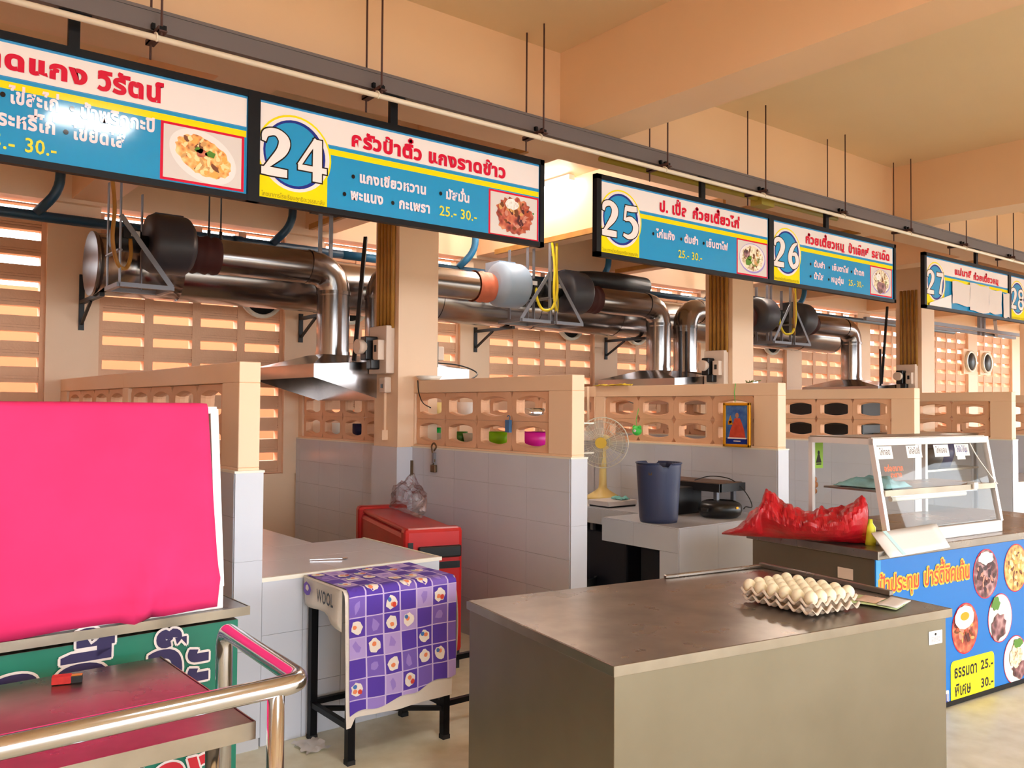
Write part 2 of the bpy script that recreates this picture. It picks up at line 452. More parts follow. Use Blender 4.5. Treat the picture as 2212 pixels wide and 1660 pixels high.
# columns
for k in range(-1, 5):
    x = 3.33+3.98*k
    c = struct('column', MB().box(x, x+.35, 5.58, 5.93, 1.255, 3.73).box(x-.0, x+.35, 5.58, 5.93, 0, 1.255), peach, 'square peach concrete column rising between two stalls')
    mb = MB(); mb.box(x-.012, x+.362, 5.565, 5.945, 0, 1.25, 0)
    mb.build('tile_skirt', tile_m, c)
for k in range(-2, 5):
    x = 3.33+3.98*k
    if k >= -1: pass
# a hall column pair on the near side (behind the viewer) carrying the cross beams
for k in range(0, 5):
    x = 3.33+3.98*k
    struct('column', MB().box(x, x+.35, -4.02, -3.67, 0, 3.2), peach)

# back wall of vent blocks
wall = MB()
wall.box(X0, X1, 7.66, 7.76, 0, .925)
panels = [-.265+1.99*i for i in range(-2, 12)]
prev = X0
for p in panels:
    wall.box(prev, p, 7.62, 7.76, .925, 3.16); prev = p+1.6
wall.box(prev, X1, 7.62, 7.76, .925, 3.16)
wb_ = struct('wall_back', wall, peach, 'peach wall of pierced vent blocks behind the stalls')
def vent_mesh():
    m = MB()
    m.box(0, .036, 0, .1, 0, .2).box(.364, .4, 0, .1, 0, .2)
    m.box(.036, .364, .006, .1, .0, .014).box(.036, .364, .02, .1, .014, .02)
    m.box(.036, .364, .006, .1, .02, .034).box(.036, .364, .02, .1, .034, .04)
    m.box(.036, .364, .008, .1, .04, .112)
    m.box(.036, .364, .0, .1, .188, .2)
    return m.mesh('vent_block', peach_b)
VB = vent_mesh()
rest = MB(); nb = 0
for i, p in enumerate(panels):
    for r in range(11):
        for c in range(4):
            zz = .925+.2*r; xx = p+.4*c
            if 2 <= i <= 7 and nb < 290:
                link_copy(VB, 'vent_block', wb_, (xx, 7.66, zz+.007)); nb += 1
            else:
                rest.box(xx, xx+.036, 7.66, 7.76, zz, zz+.2).box(xx+.364, xx+.4, 7.66, 7.76, zz, zz+.2)
                rest.box(xx+.036, xx+.364, 7.668, 7.76, zz, zz+.119).box(xx+.036, xx+.364, 7.66, 7.76, zz+.195, zz+.2)
o = rest.build('vent_blocks', peach_b, wb_); o['kind'] = 'stuff'
# thin slit of daylight above the top row
# ------------------------------------------------------------------ tiles
TM = {}
def tile_mesh(w, h, ax):
    k = (round(w, 3), round(h, 3), ax)
    if k not in TM:
        g = .0009; t = .006; m = MB()
        if ax == 'x-': m.box(-t, 0, g, w-g, g, h-g)          # on a face looking to -x, runs along y
        if ax == 'x+': m.box(0, t, g, w-g, g, h-g)
        if ax == 'y-': m.box(g, w-g, -t, 0, g, h-g)
        if ax == 'z': m.box(g, w-g, g, h-g, 0, t)
        TM[k] = m.mesh('tile', tile_m)
    return TM[k]
def tiles(parent, ax, o, W, H, tw=.4, th=.2):
    nx = max(1, math.ceil(W/tw-.02)); ny = max(1, math.ceil(H/th-.02))
    for i in range(nx):
        w = min(tw, W-i*tw)
        for j in range(ny):
            h = min(th, H-j*th)
            if w < .02 or h < .015: continue
            if ax in ('x-', 'x+'): l = (o[0], o[1]+i*tw, o[2]+j*th)
            elif ax == 'y-': l = (o[0]+i*tw, o[1], o[2]+j*th)
            else: l = (o[0]+i*tw, o[1]+j*th, o[2])
            link_copy(tile_mesh(w, h, ax), 'tile', parent, l)

# ------------------------------------------------------------------ partition walls
def lens_mesh(w):
    h, t = .19, .07; cx, cz = w/2, h/2; n = 32; out = []; inn = []; fr = []
    hw, hh, sh = .140, .060, .038
    for k in range(n):
        a = 2*PI*(k+.5)/n; c, s_ = math.cos(a), math.sin(a)
        q = min((w/2)/max(abs(c), 1e-6), (h/2)/max(abs(s_), 1e-6)); out.append((cx+c*q, cz+s_*q))
        x = hw*max(-1, min(1, c*1.1)); lim = sh+(hh-sh)*(1-(x/hw)**2)
        z = lim*max(-1, min(1, s_*2.4)); inn.append((cx+x, cz+z)); fr.append((cx+x*1.04, cz+z*1.15))
    m = MB(); vs = []
    for x, lp in ((0, out), (0, fr), (.022, inn), (t-.022, inn), (t, fr), (t, out)): vs += [(x, a, b) for a, b in lp]
    fs = []
    for k in range(n):
        k2 = (k+1) % n
        for L in range(5): fs.append((L*n+k, (L+1)*n+k, (L+1)*n+k2, L*n+k2))
        fs.append((k, k2, 5*n+k2, 5*n+k))
    m.add(vs, fs); return m.mesh('vent_block', peach_b)
LB1, LB2 = lens_mesh(.384), lens_mesh(.402)
YF = 3.81
def partition(x, front_end, label, skip_first=False):
    w = .10; y_end = 7.62
    p = MB()
    secs = [(YF, 5.58), (5.93, y_end)] if front_end else [(YF, 5.755), (5.755, y_end)]
    mb = MB()
    a = bpy.data.objects.new('wall_partition', None); COL.objects.link(a); a.location = (0, 0, 0); a['kind'] = 'structure'; a['label'] = label
    for (y0, y1) in secs:
        bw = .386 if front_end else .404; LB = LB1 if front_end else LB2
        r0 = y0+(.215 if y0 == YF else .06); z0 = 1.27; z1 = 1.655; nbk = 4
        if not front_end and y0 > 5: r0 = y0+.02
        r1 = r0+nbk*bw
        m = MB()
        m.box(x, x+w, y0, y1, z1, 1.75)
        m.box(x, x+w, y0, y1, 1.255, z0)
        m.box(x, x+w, y0, r0, z0, z1); m.box(x, x+w, r1, y1, z0, z1)
        m.build('wall_top', peach, a, bevel=.004)
        for i in range(nbk):
            for j in range(2):
                link_copy(LB, 'vent_block', a, (x+.018, r0+i*bw+.001, z0+.001+j*.192))
        core = MB(); core.box(x-.012, x+w+.012, y0-.006, y1, 0, 1.25)
        core.build('wall_base', grout, a)
        tr = MB(); tr.box(x-.02, x+w+.02, y0-.014, y1, 1.247, 1.257)
        tr.build('tile_trim', trimw, a)
    # tiles: left face, end cap (front face), right face
    near = x < 6
    tiles(a, 'x-', (x-.012, YF, .05), 1.77, 1.2)
    tiles(a, 'y-', (x-.016, YF-.006, .05), w+.032, 1.2, .2, .4)
    if x < 4: tiles(a, 'x-', (x-.012, 5.93, .05), 1.69, 1.2)
    return a
partition(-.60, True, 'peach partition wall outside the left of the picture')
P1 = partition(1.45, False, 'peach and tile partition wall beside the pink-covered display case')
P2 = partition(3.47, True, 'peach partition with coloured bowls seen through its holes, left of the desk fan')
P3 = partition(5.53, False, 'peach partition carrying the gold-framed picture')
P4 = partition(7.57, True, 'peach partition right behind the glass display case')
P5 = partition(9.60, False, 'peach partition at the far right below the paper-covered sign')
for x in (11.63, 13.66): partition(x, False, 'distant peach partition at the right edge')

# ------------------------------------------------------------------ tiled counters
def counter(name, boxes, label):
    a = bpy.data.objects.new(name, None); COL.objects.link(a); a['label'] = label; a['category'] = 'counter'
    return a
c24 = counter('tiled_counter', None, 'L-shaped solid tiled counter behind the purple-clothed stool')
m = MB(); m.box(1.575, 2.54, 3.826, 4.64, 0, .755); m.box(1.575, 2.22, 4.64, 7.6, 0, .755)
m.build('counter_body', grout, c24, bevel=.003)
tiles(c24, 'y-', (1.575, 3.826, .0), .965, .755, .2, .25)
tiles(c24, 'x+', (2.54, 3.826, .0), .82, .755, .2, .25)
tiles(c24, 'z', (1.575, 3.83, .755), .96, .82, .4, .4); tiles(c24, 'z', (1.575, 4.65, .755), .64, 2.9, .4, .4)
m = MB(); m.box(1.565, 2.553, 3.812, 3.83, .745, .764); m.box(2.54, 2.553, 3.83, 4.65, .745, .764)
m.build('edge_trim', trimw, c24)
c25 = counter('tiled_counter', None, 'tiled counter with open kneehole carrying the navy bin')
m = MB(); m.box(4.40, 5.50, 3.79, 4.50, .60, .76); m.box(4.40, 5.50, 3.79, 3.95, 0, .6); m.box(4.78, 5.50, 4.50, 7.6, .64, .76)
m.build('counter_body', grout, c25, bevel=.003)
tiles(c25, 'y-', (4.40, 3.79, 0), 1.1, .76, .4, .38)
tiles(c25, 'x-', (4.40, 3.79, .60), .71, .16, .4, .16); tiles(c25, 'x-', (4.40, 3.79, 0), .16, .60, .2, .3)
tiles(c25, 'x-', (4.78, 4.50, .64), 3.1, .12, .4, .12)
tiles(c25, 'z', (4.40, 3.79, .76), 1.1, .71, .4, .4); tiles(c25, 'z', (4.78, 4.5, .76), .72, 3.1, .4, .4)
m = MB(); m.bar((4.83, 5.05, 0), (4.83, 5.05, .64), .03, .03); m.build('post', angle_m, c25)
for x in (7.7, 8.2):
    pass
c26 = counter('tiled_counter', None, 'tiled counter seen behind the glass case in the next stall')
m = MB(); m.box(5.66, 7.5, 5.9, 6.6, .1, .8); m.build('counter_body', tile_m, c26)
c27 = counter('tiled_counter', None, 'far tiled counter at the right picture edge')
m = MB(); m.box(9.75, 11.4, 3.83, 4.5, 0, .8); m.build('counter_body', tile_m, c27)
m = MB(); m.box(9.75, 11.4, 3.81, 3.83, .77, .81); m.build('edge_trim', trimw, c27)

# ------------------------------------------------------------------ hanging signboards
YS = 3.775
def sign_print(root, x0, x1, num, build_fn, label):
    bd = MB().box(x0-.012, x1+.012, YS+.002, YS+.012, 2.487, 2.945)
    board = bd.build('sign_panel', I_border, root, label=label)
    cv = Canvas((0, YS, 0), (1,0,0), (0,0,1), (0,-1,0))
    a, b = x0+.004, x1-.004
    cv.rect(a, b, 2.497, 2.80, I_blue, 1)
    cv.rect(a, b, 2.805, 2.934, I_white, 2)
    cv.rect(a, b, 2.757, 2.786, I_yel, 2)
    cv.rect(a, x0+.338, 2.64, 2.934, I_white, 3)
    cv.rect(a, x0+.338, 2.497, 2.648, I_yel, 4)
    cx, cz = x0+.172, 2.722
    cv.disc(cx, cz, .185, .184, I_yel, 5); cv.disc(cx, cz, .176, .174, I_white, 6)
    cv.disc(cx, cz, .154, .160, I_dblue, 7); cv.disc(cx-.004, cz, .14, .147, I_blue, 8)
    digits(cv, num, cx-.168, 2.612, .205, .178, 9)
    cv.text('โภชนาการโรงเรียนฤทธิยะวรรณาลัย', x0+.012, x0+.325, 2.508, .016, I_olive, 9, 0)
    build_fn(cv)
    cv.build('lettering', board)
def bullet(cv, x, z): cv.disc(x, z, .0095, .0105, I_black, 9, 14)
def photo(cv, x0, x1, z0, z1, m, plate, jag=.1, sx=.36, sz=.38, rot=0, accents=()):
    cv.rect(x0, x1, z0, z1, I_red, 3); cv.rect(x0+.012, x1-.012, z0+.011, z1-.011, I_pplate, 4)
    cx, cz = (x0+x1)/2, (z0+z1)/2; w, h = x1-x0, z1-z0
    if plate: cv.disc(cx, cz, w*.42, h*.42, I_lilac if plate == 2 else I_white, 5, rot=rot); cv.disc(cx-.003, cz+.004, w*.40, h*.385, I_white, 6, rot=rot)
    cv.disc(cx, cz, w*sx, h*sz, m, 7, 48, jag, rot)
    specks(cv, cx, cz, w*sx, h*sz, 46, SPK[m.name], 7.2, .13, rot)
    for (dx, dz, r, mm) in accents: cv.disc(cx+dx*w, cz+dz*h, r*w, r*w*.7, mm, 14, 14, .4)
def specks(cv, cx, cz, rx, rz, n, ms, layer, r0=.10, rot=0):
    rn = random.Random(n)
    for q in range(n):
        a = rn.random()*2*PI; d = math.sqrt(rn.random())*.86; x, y = rx*d*math.cos(a), rz*d*math.sin(a)
        x, y = x*math.cos(rot)-y*math.sin(rot), x*math.sin(rot)+y*math.cos(rot)
        cv.disc(cx+x, cz+y, rx*r0*(.6+rn.random()), rz*r0*(.4+rn.random()*.7), rn.choice(ms), layer+.12*q, 9, .5, rn.random()*3)
def outlined(cv, t, x0, x1, y, h, m, lay, bold=.045):
    cv.text(t, x0, x1, y, h, m, lay, bold)
def sign_frame(x0, x1, div, hang, label):
    r = thing('hanging_signboard', label, 'sign', ((x0+x1)/2, 3.79, 2.475)); O = tuple(r.location)
    m = MB(); t = .026
    m.box(x0, x1, 3.765, 3.803, 2.945, 2.975).box(x0, x1, 3.765, 3.803, 2.472, 2.5)
    m.box(x0, x0+.04, 3.765, 3.803, 2.472, 2.975).box(x1-.03, x1, 3.765, 3.803, 2.472, 2.975)
    m.box(div-.028, div+.028, 3.764, 3.80, 2.472, 2.975)
    m.box(x0+.01, x1-.01, 3.795, 3.802, 2.48, 2.965)
    m.build('frame', black, r, O)
    for h in hang:
        MB().box(h-.021, h+.021, 3.775, 3.80, 2.97, 3.115).box(h-.06, h+.06, 3.765, 3.81, 3.112, 3.119).build('hanger', black, r, O)
    return r, O
class OffParent:
    pass
def mk_sign(x0, x1, div, hang, label, panels_):
    r, O = sign_frame(x0, x1, div, hang, label)
    for (a, b, num, fn, lb) in panels_:
        before = set(COL.objects)
        sign_print(r, a, b, num, fn, lb)
        for o in set(COL.objects)-before:
            o.data.transform(Matrix.Translation(-Vector(O)))
def p23(cv):
    cv.text('ข้าวราดแกง', .19, .80, 2.836, .055, I_red, 9, .052); cv.text('วิรัตน์', .832, 1.087, 2.832, .058, I_red, 9, .052)
    bullet(cv, .498, 2.731); cv.text('ไข่สะไก่', .52, .694, 2.706, .044, I_pink, 9, .04)
    bullet(cv, .739, 2.729); cv.text('น้ำพริกกะปิ', .768, 1.06, 2.700, .042, I_pink, 9, .04)
    cv.text('กระหรี่ไก่', .44, .685, 2.614, .044, I_pink, 9, .04)
    bullet(cv, .718, 2.631); cv.text('ไข่ยัดไส้', .742, .941, 2.610, .042, I_pink, 9, .04)
    cv.text('25.-', .42, .545, 2.524, .044, I_price, 9, .015); cv.text('30.-', .573, .689, 2.526, .044, I_price, 9, .015)
    photo(cv, 1.08, 1.442, 2.508, 2.758, F_curry, 1, .12, .34, .32, -.42, ((-.02,.06,.07,F_red),(.08,.06,.06,I_herb),(-.06,.1,.05,I_herb)))
def p24(cv):
    cv.text('ครัวป้าติ๋ว', 1.973, 2.386, 2.823, .052, I_red, 9, .052); cv.text('แกงราดข้าว', 2.417, 2.934, 2.824, .052, I_red, 9, .052)
    bullet(cv, 1.987, 2.672); cv.text('แกงเขียวหวาน', 2.019, 2.412, 2.651, .038, I_pink, 9, .045)
    bullet(cv, 2.498, 2.671); cv.text('มัสมั่น', 2.529, 2.687, 2.650, .036, I_pink, 9, .045)
    bullet(cv, 1.941, 2.579); cv.text('พะแนง', 1.973, 2.158, 2.560, .038, I_pink, 9, .045)
    bullet(cv, 2.21, 2.577); cv.text('กะเพรา', 2.245, 2.436, 2.557, .038, I_pink, 9, .045)
    cv.text('25.- 30.-', 2.489, 2.735, 2.556, .041, I_price, 9, .012)
    photo(cv, 2.813, 3.169, 2.497, 2.75, F_red, 0, .22, .36, .40, 0, ((-.05,.24,.12,F_rice),(.38,.12,.02,I_herb),(.36,-.02,.015,F_red)))
def p25(cv):
    cv.text('ป. เปิ้ล', 4.187, 4.462, 2.828, .052, I_red, 9, .052); cv.text('ก๋วยเตี๋ยวไก่', 4.514, 5.025, 2.828, .050, I_red, 9, .052)
    for bx, s_, a, b in ((4.13,'ไก่แห้ง',4.159,4.34),(4.40,'ต้มยำ',4.43,4.576),(4.63,'เย็นตาโฟ',4.655,4.89)):
        bullet(cv, bx, 2.672); cv.text(s_, a, b, 2.655, .036, I_pink, 9, .045)
    cv.text('25.- 30.-', 4.37, 4.615, 2.548, .040, I_price, 9, .012)
    photo(cv, 4.99, 5.352, 2.503, 2.757, F_noodle, 2, .16, .33, .36, 0, ((-.14,-.12,.1,I_herb),(-.1,0,.07,I_herb),(-.2,.1,.1,F_dark)))
def p26(cv):
    cv.text('ก๋วยเตี๋ยวหมู', 5.832, 6.38, 2.826, .050, I_red, 9, .052); cv.text('ป้าเอ็กซ์', 6.436, 6.747, 2.822, .050, I_red, 9, .052)
    cv.text('รสเด็ด', 6.794, 7.087, 2.826, .050, I_red, 9, .052)
    for bx, s_, a, b in ((5.90,'ต้มยำ',5.943,6.098),(6.155,'เย็นตาโฟ',6.194,6.435),(6.48,'น้ำตก',6.514,6.675)):
        bullet(cv, bx, 2.67); cv.text(s_, a, b, 2.655, .034, I_pink, 9, .045)
    for bx, s_, a, b in ((5.90,'น้ำใส',5.942,6.077),(6.15,'หมูตุ๋น',6.183,6.367)):
        bullet(cv, bx, 2.575); cv.text(s_, a, b, 2.561, .034, I_pink, 9, .045)
    cv.text('25.- 30.-', 6.434, 6.662, 2.556, .038, I_price, 9, .012)
    photo(cv, 6.768, 7.124, 2.51, 2.756, F_noodle, 2, .2, .34, .40, 0, ((0,-.2,.2,F_dark),(-.15,.15,.12,F_rice)))
def p27(cv):
    cv.text('แม่มาลี', 8.27, 8.62, 2.832, .045, I_red, 9, .052); cv.text('ก๋วยเตี๋ยวหมู', 8.66, 9.22, 2.822, .045, I_red, 9, .052)
def p28(cv):
    cv.text('ป้าแดง', 9.95, 10.4, 2.832, .045, I_red, 9, .052)
mk_sign(-.32, 3.205, 1.484, (.742, 2.214), 'leftmost hanging signboard pair, with stall number 24 and a curry photo', (
    (-.26, 1.455, '23', p23, 'panel with a big curry photo in a red frame'), (1.512, 3.173, '24', p24, 'panel numbered 24')))
mk_sign(3.622, 7.178, 5.388, (4.63, 6.137), 'middle hanging signboard pair numbered 25 and 26', (
    (3.664, 5.355, '25', p25, 'panel numbered 25'), (5.418, 7.139, '26', p26, 'panel numbered 26')))
mk_sign(7.68, 11.2, 9.47, (8.75, 10.3), 'rightmost hanging signboard, number 27, patched with white paper sheets', (
    (7.73, 9.44, '27', p27, 'panel numbered 27'), (9.50, 11.16, '28', p28, 'panel numbered 28')))
# sheets of paper taped over sign 27, plus a painted bright wedge
sh = thing('paper_patch', 'row of crumpled white paper sheets and a painted bright wedge covering the menu of sign 27', 'paper', (8.8, 3.76, 2.6))
for k, (a, b, z0, z1) in enumerate(((8.20,8.56,2.55,2.76),(8.56,8.97,2.51,2.775),(8.97,9.26,2.52,2.755),(9.3,9.44,2.50,2.745))):
    P = [[(a+(b-a)*i/6, 3.762-.004*noise.noise(Vector((i*.9, j*.7, k)))-.002, z0+(z1-z0)*j/5+.008*math.sin(i+k)) for j in range(6)] for i in range(7)]
    MB().grid(P).build('white_patch', I_pplate, sh, (8.8, 3.76, 2.6))
MB().grid([[(7.76+.42*i/3, 3.760, 2.50+(.02+.11*(i/3))*j) for j in range(2)] for i in range(4)]).build('white_patch', paperw, sh, (8.8, 3.76, 2.6))  # white wedge painted in for a bright, reflection-like shape on the panel

# ------------------------------------------------------------------ cable tray, conduit pipe and hanging rods
ct = thing('cable_tray', 'long grey metal cable tray running above all the signboards', 'cable tray', (5, 3.79, 3.12)); O = (5, 3.79, 3.12)
m = MB(); m.box(-3, 20, 3.75, 3.83, 3.12, 3.21); m.build('tray_body', tray_m, ct, O, bevel=.003)
m = MB(); m.box(-3, 20, 3.745, 3.75, 3.20, 3.214).box(-3, 20, 3.745, 3.75, 3.118, 3.124); m.build('tray_lip', tray_m, ct, O)
pp = thing('conduit_pipe', 'thin white conduit pipe running under the grey cable tray', 'pipe', (5, 3.70, 3.07))
MB().cyl((-3, 3.70, 3.072), (20, 3.70, 3.072), .013, 10).build('pipe', pvcw, pp, (5, 3.70, 3.07))
rods = [1.055+1.043*i for i in range(0, 13)]
for i, x in enumerate(rods):
    t = thing('hanger_rods', 'pair of thin rods holding the cable tray, '+ORD[i]+' pair from the left', 'rod', (x, 3.78, 3.1), 0, 'rod pairs holding up the cable tray')
    O = (x, 3.78, 3.1); xb = 3.485+3.98*round((x-3.64)/3.98); ztop = 3.217 if xb-.01 < x < xb+.325 else 3.73
    for y in (3.70, 3.855): MB().cyl((x, y, 3.035 if y > 3.8 else 3.07), (x, y, ztop), .005, 6).build('rod', rod_m, t, O)
    MB().box(x-.018, x+.018, 3.68, 3.87, 3.098, 3.104).box(x-.018, x-.014, 3.68, 3.87, 3.098, 3.12).build('cross_angle', rod_m, t, O)
    MB().box(x-.012, x+.012, 3.688, 3.712, 3.104, 3.122).box(x-.030, x-.016, 3.73, 3.749, 3.12, 3.145).box(x+.016, x+.030, 3.73, 3.749, 3.12, 3.145).build('clamp', black, t, O)
    MB().tube(bez([(x-.02, 3.70, 3.058), (x-.02, 3.685, 3.072), (x-.02, 3.70, 3.092), (x-.02, 3.72, 3.098)], 4), .005, 6).build('pipe_clip', pvcw, t, O)

# ------------------------------------------------------------------ ceiling lamps
def lamp(x, y, label, along='y', L=1.2):
    t = thing('ceiling_lamp', label, 'lamp', (x, y, 3.73)); O = (x, y, 3.73)
    h = L/2
    if along == 'y':
        MB().box(x-.035, x+.035, y-h, y+h, 3.68, 3.73).build('housing', white, t, O)
        MB().cyl((x, y-h+.03, 3.662), (x, y+h-.03, 3.662), .018, 10).build('tube', tube_m, t, O)
    else:
        MB().box(x-h, x+h, y-.035, y+.035, 3.68, 3.73).build('housing', white, t, O)
        MB().cyl((x-h+.03, y, 3.662), (x+h-.03, y, 3.662), .018, 10).build('tube', tube_m, t, O)
    return t
lamp(5.40, 6.55, 'lit ceiling lamp between the first two signboards')
t_ = thing('ceiling_lamp', 'square aisle ceiling lamp mirrored in the left signboard', 'lamp', (1.50, .56, 3.73))
MB().box(-.3, .3, -.22, .22, -.06, 0).build('housing', white, t_); MB().box(-.28, .28, -.2, .2, -.068, -.06).build('diffuser', mat('lit_diffuser', (1,1,1,1), .5, emit=(1,.98,.95,1), estr=34), t_)
lamp(4.5, 5.9, 'added ceiling lamp, unseen behind the signboard numbered 24, brightening stall 25', L=1.0)  # unseen lamp, added to brighten the partition and counter tops of stall 25
lamp(9.4, 6.5, 'ceiling lamp over the far stall')

# ------------------------------------------------------------------ kitchen exhaust: big duct, branch ducts, blowers, hoods
big = thing('main_duct', 'long fat silver exhaust duct along the back wall', 'duct', (1.55, 7.1, 2.62)); O = (1.55, 7.1, 2.62)
xs = [1.56]+[2.2+1.22*i for i in range(8)]+[11.6]
for i in range(len(xs)-1):
    m = MB(); m.tube([(xs[i], 7.1, 2.62), (xs[i+1]-.005, 7.1, 2.62)], .235, 28, caps=(i == 0))
    m.tube([(xs[i+1]-.03, 7.1, 2.62), (xs[i+1], 7.1, 2.62)], .24, 28, caps=False)
    m.build('duct_section', galv, big, O)
MB().tube([(1.535, 7.1, 2.62), (1.56, 7.1, 2.62)], .245, 28).build('end_cap', galv_dull, big, O)

def duct_unit(xc, sgn, style, n):
    """xc column centre; sgn -1: unit left of the column, +1: right"""
    X = lambda u: xc+sgn*u
    where = {0: 'leftmost, ends left of the first column', 1: 'just right of the first column', 2: 'just left of the second column', 3: 'just right of the second column', 4: 'left of the third column', 5: 'right of the third column'}[n]
    d = thing('branch_duct', 'silver elbow duct dropping into a hood, '+where, 'duct', (X(.225), 6.55, 1.97)); O = tuple(d.location)
    z = 2.685
    path = fillet([(X(1.2), 6.55, z), (X(.225), 6.55, z), (X(.225), 6.55, 2.25)], .26, 5)
    MB().tube([(X(1.2), 6.55, z), path[1]], .135, 24, caps=False).build('straight_duct', galv, d, O)
    mb = MB()
    mb.tube(path[1:-1], .137, 24, caps=False)
    mb.tube([path[1]-(path[2]-path[1]).normalized()*.03, path[1]], .142, 24, caps=False).tube([path[-2]+Vector((0,0,.03)), path[-2]], .142, 24, caps=False)
    mb.build('elbow', galv, d, O)
    MB().tube([path[-2], (X(.225), 6.55, 1.97)], .135, 24, caps=False).tube([(X(.225), 6.55, 2.0), (X(.225), 6.55, 1.965)], .142, 24, caps=False).build('drop_duct', galv, d, O)
    fm = flex_o if style == 'light' else flex_b
    P = [(X(1.2+.03*i), 6.55, z) for i in range(8)]
    MB().tube(P, [.14+.010*math.sin(i*2.4+n) for i in range(8)], 20, caps=False).build('flexible_sleeve', fm, d, O)
    # blower
    hm = blow_light if style == 'light' else blow_dark
    b = thing('duct_blower', ('pale blue-grey' if style == 'light' else 'dark grey')+' drum blower on a hanging steel cradle, '+where, 'blower', (X(1.6), 6.5, 2.5)); O = tuple(b.location)
    u0, u1 = 1.40, 1.72
    prof = [(u0, .12), (u0+.02, .17), (u0+.05, .205), (u0+.07, .215), (u1-.03, .215), (u1, .2), (u1+.004, .12)]
    MB().tube([(X(u), 6.5, 2.72) for u, r in prof], [r for u, r in prof], 32, caps=True).build('housing', hm, b, O)
    MB().box(min(X(u1-.25), X(u1-.05)), max(X(u1-.25), X(u1-.05)), 6.5, 6.72, 2.74, 2.95).build('outlet', hm, b, O)
    MB().tube([(X(u1), 6.5, 2.72), (X(u1+.05), 6.5, 2.72), (X(u1+.06), 6.5, 2.72), (X(u1+.24), 6.5, 2.72), (X(u1+.25), 6.5, 2.72)], [.05, .05, .085, .085, .06], 16).build('motor', iron, b, O)
    mb = MB(); mb.box(min(X(u1+.1), X(u1+.19)), max(X(u1+.1), X(u1+.19)), 6.40, 6.44, 2.72, 2.8)
    mb.build('terminal_box', iron, b, O)
    MB().box(min(X(u1+.08), X(u1+.14)), max(X(u1+.08), X(u1+.14)), 6.398, 6.40, 2.735, 2.775).build('rating_plate', alu, b, O)
    # cradle
    c = thing('blower_cradle', 'hanging angle-iron cradle under the '+('pale' if style == 'light' else 'dark')+' blower, '+where, 'frame', (X(1.75), 6.5, 2.38)); O = tuple(c.location)
    a0, a1 = 1.60, 1.95
    for (p, q) in (((a0,6.32),(a1,6.32)),((a0,6.66),(a1,6.66)),((a0,6.32),(a0,6.66)),((a1,6.32),(a1,6.66))):
        MB().bar((X(p[0]), p[1], 2.38), (X(q[0]), q[1], 2.38), .035, .03).build('angle_bar', angle_m, c, O)
    for uu, yy in ((a1, 6.32), (a1, 6.66), (a0+.12, 6.66)):
        MB().bar((X(uu), yy, 2.38), (X(uu), yy, 3.15 if uu > 1.9 else 3.1), .035, .008, up=(1,0,0)).build('strap', angle_m, c, O)
    MB().bar((X(a0), 6.32, 2.39), (X(a1), 6.32, 2.86), .035, .006, up=(0,1,0)).build('brace', angle_m, c, O)
    MB().bar((X(a1), 6.32, 2.62), (X(a1), 6.66, 2.62), .03, .01).build('angle_bar', angle_m, c, O)
    # hose
    hs = MB().tube(bez([(X(2.02), 6.3, 3.15), (X(2.0), 6.28, 2.9), (X(2.01), 6.28, 2.68), (X(1.97), 6.3, 2.52), (X(1.9), 6.36, 2.50), (X(1.86), 6.4, 2.60), (X(1.86), 6.42, 2.72)], 6), .014, 8)
    o = hs.build('power_hose', yellow if n in (1, 2, 3) else conduit_m, None, (X(2), 6.3, 2.6))
    tag(o, 'yellow flexible hose feeding the blower, '+where, 'hose')
    # hood
    h = thing('range_hood', 'folded steel range hood, '+where, 'hood', (X(.4), 6.4, 1.7)); O = tuple(h.location)
    lo = [(X(.70), 5.90, 1.765), (X(.12), 5.90, 1.60), (X(.12), 7.02, 1.60), (X(.70), 7.02, 1.765)]
    up = [(X(.70), 5.90, 1.865), (X(.12), 5.90, 1.90), (X(.12), 7.02, 1.90), (X(.70), 7.02, 1.865)]
    co = [(X(.225)+sgn*.15, 6.40, 1.97), (X(.225)-sgn*.15 if False else X(.085), 6.40, 1.97), (X(.085), 6.70, 1.97), (X(.225)+sgn*.15, 6.70, 1.97)]
    f = [(0,1,5,4),(1,2,6,5),(2,3,7,6),(3,0,4,7)]
    MB().add(lo+up, f).build('skirt', galv, h, O, solid=.004)
    MB().add(up+co, f).build('hood_top', galv, h, O, solid=.004)
    return d
duct_unit(3.505, -1, 'dark', 0)
duct_unit(3.505, 1, 'light', 1)
duct_unit(7.485, -1, 'dark', 2)
duct_unit(7.485, 1, 'dark', 3)
duct_unit(11.465, -1, 'dark', 4)

# diagonal wall brackets below the big duct
for i in range(5):
    x = (1.59, 3.48, 5.51, 7.49, 9.47)[i]
    b = thing('wall_bracket', 'black L-shaped wall bracket '+('below the end cap of the fat duct', 'left of the first hood elbow', 'right of the first column, above the pierced wall', 'left of the second hood elbow', 'beyond the second column')[i], 'bracket', (x, 7.62, 2.3), 0, 'brackets carrying the fat duct'); O = (x, 7.62, 2.3)
    MB().box(x-.02, x+.02, 7.605, 7.62, 2.15, 2.60 if i == 0 else 2.42).build('upright', iron, b, O)
    MB().box(x-.018, x+.018, 6.95, 7.61, 2.36, 2.39).build('arm', iron, b, O)
    MB().bar((x, 7.6, 2.2), (x, 7.3, 2.36), .02, .02).build('strut', iron, b, O)
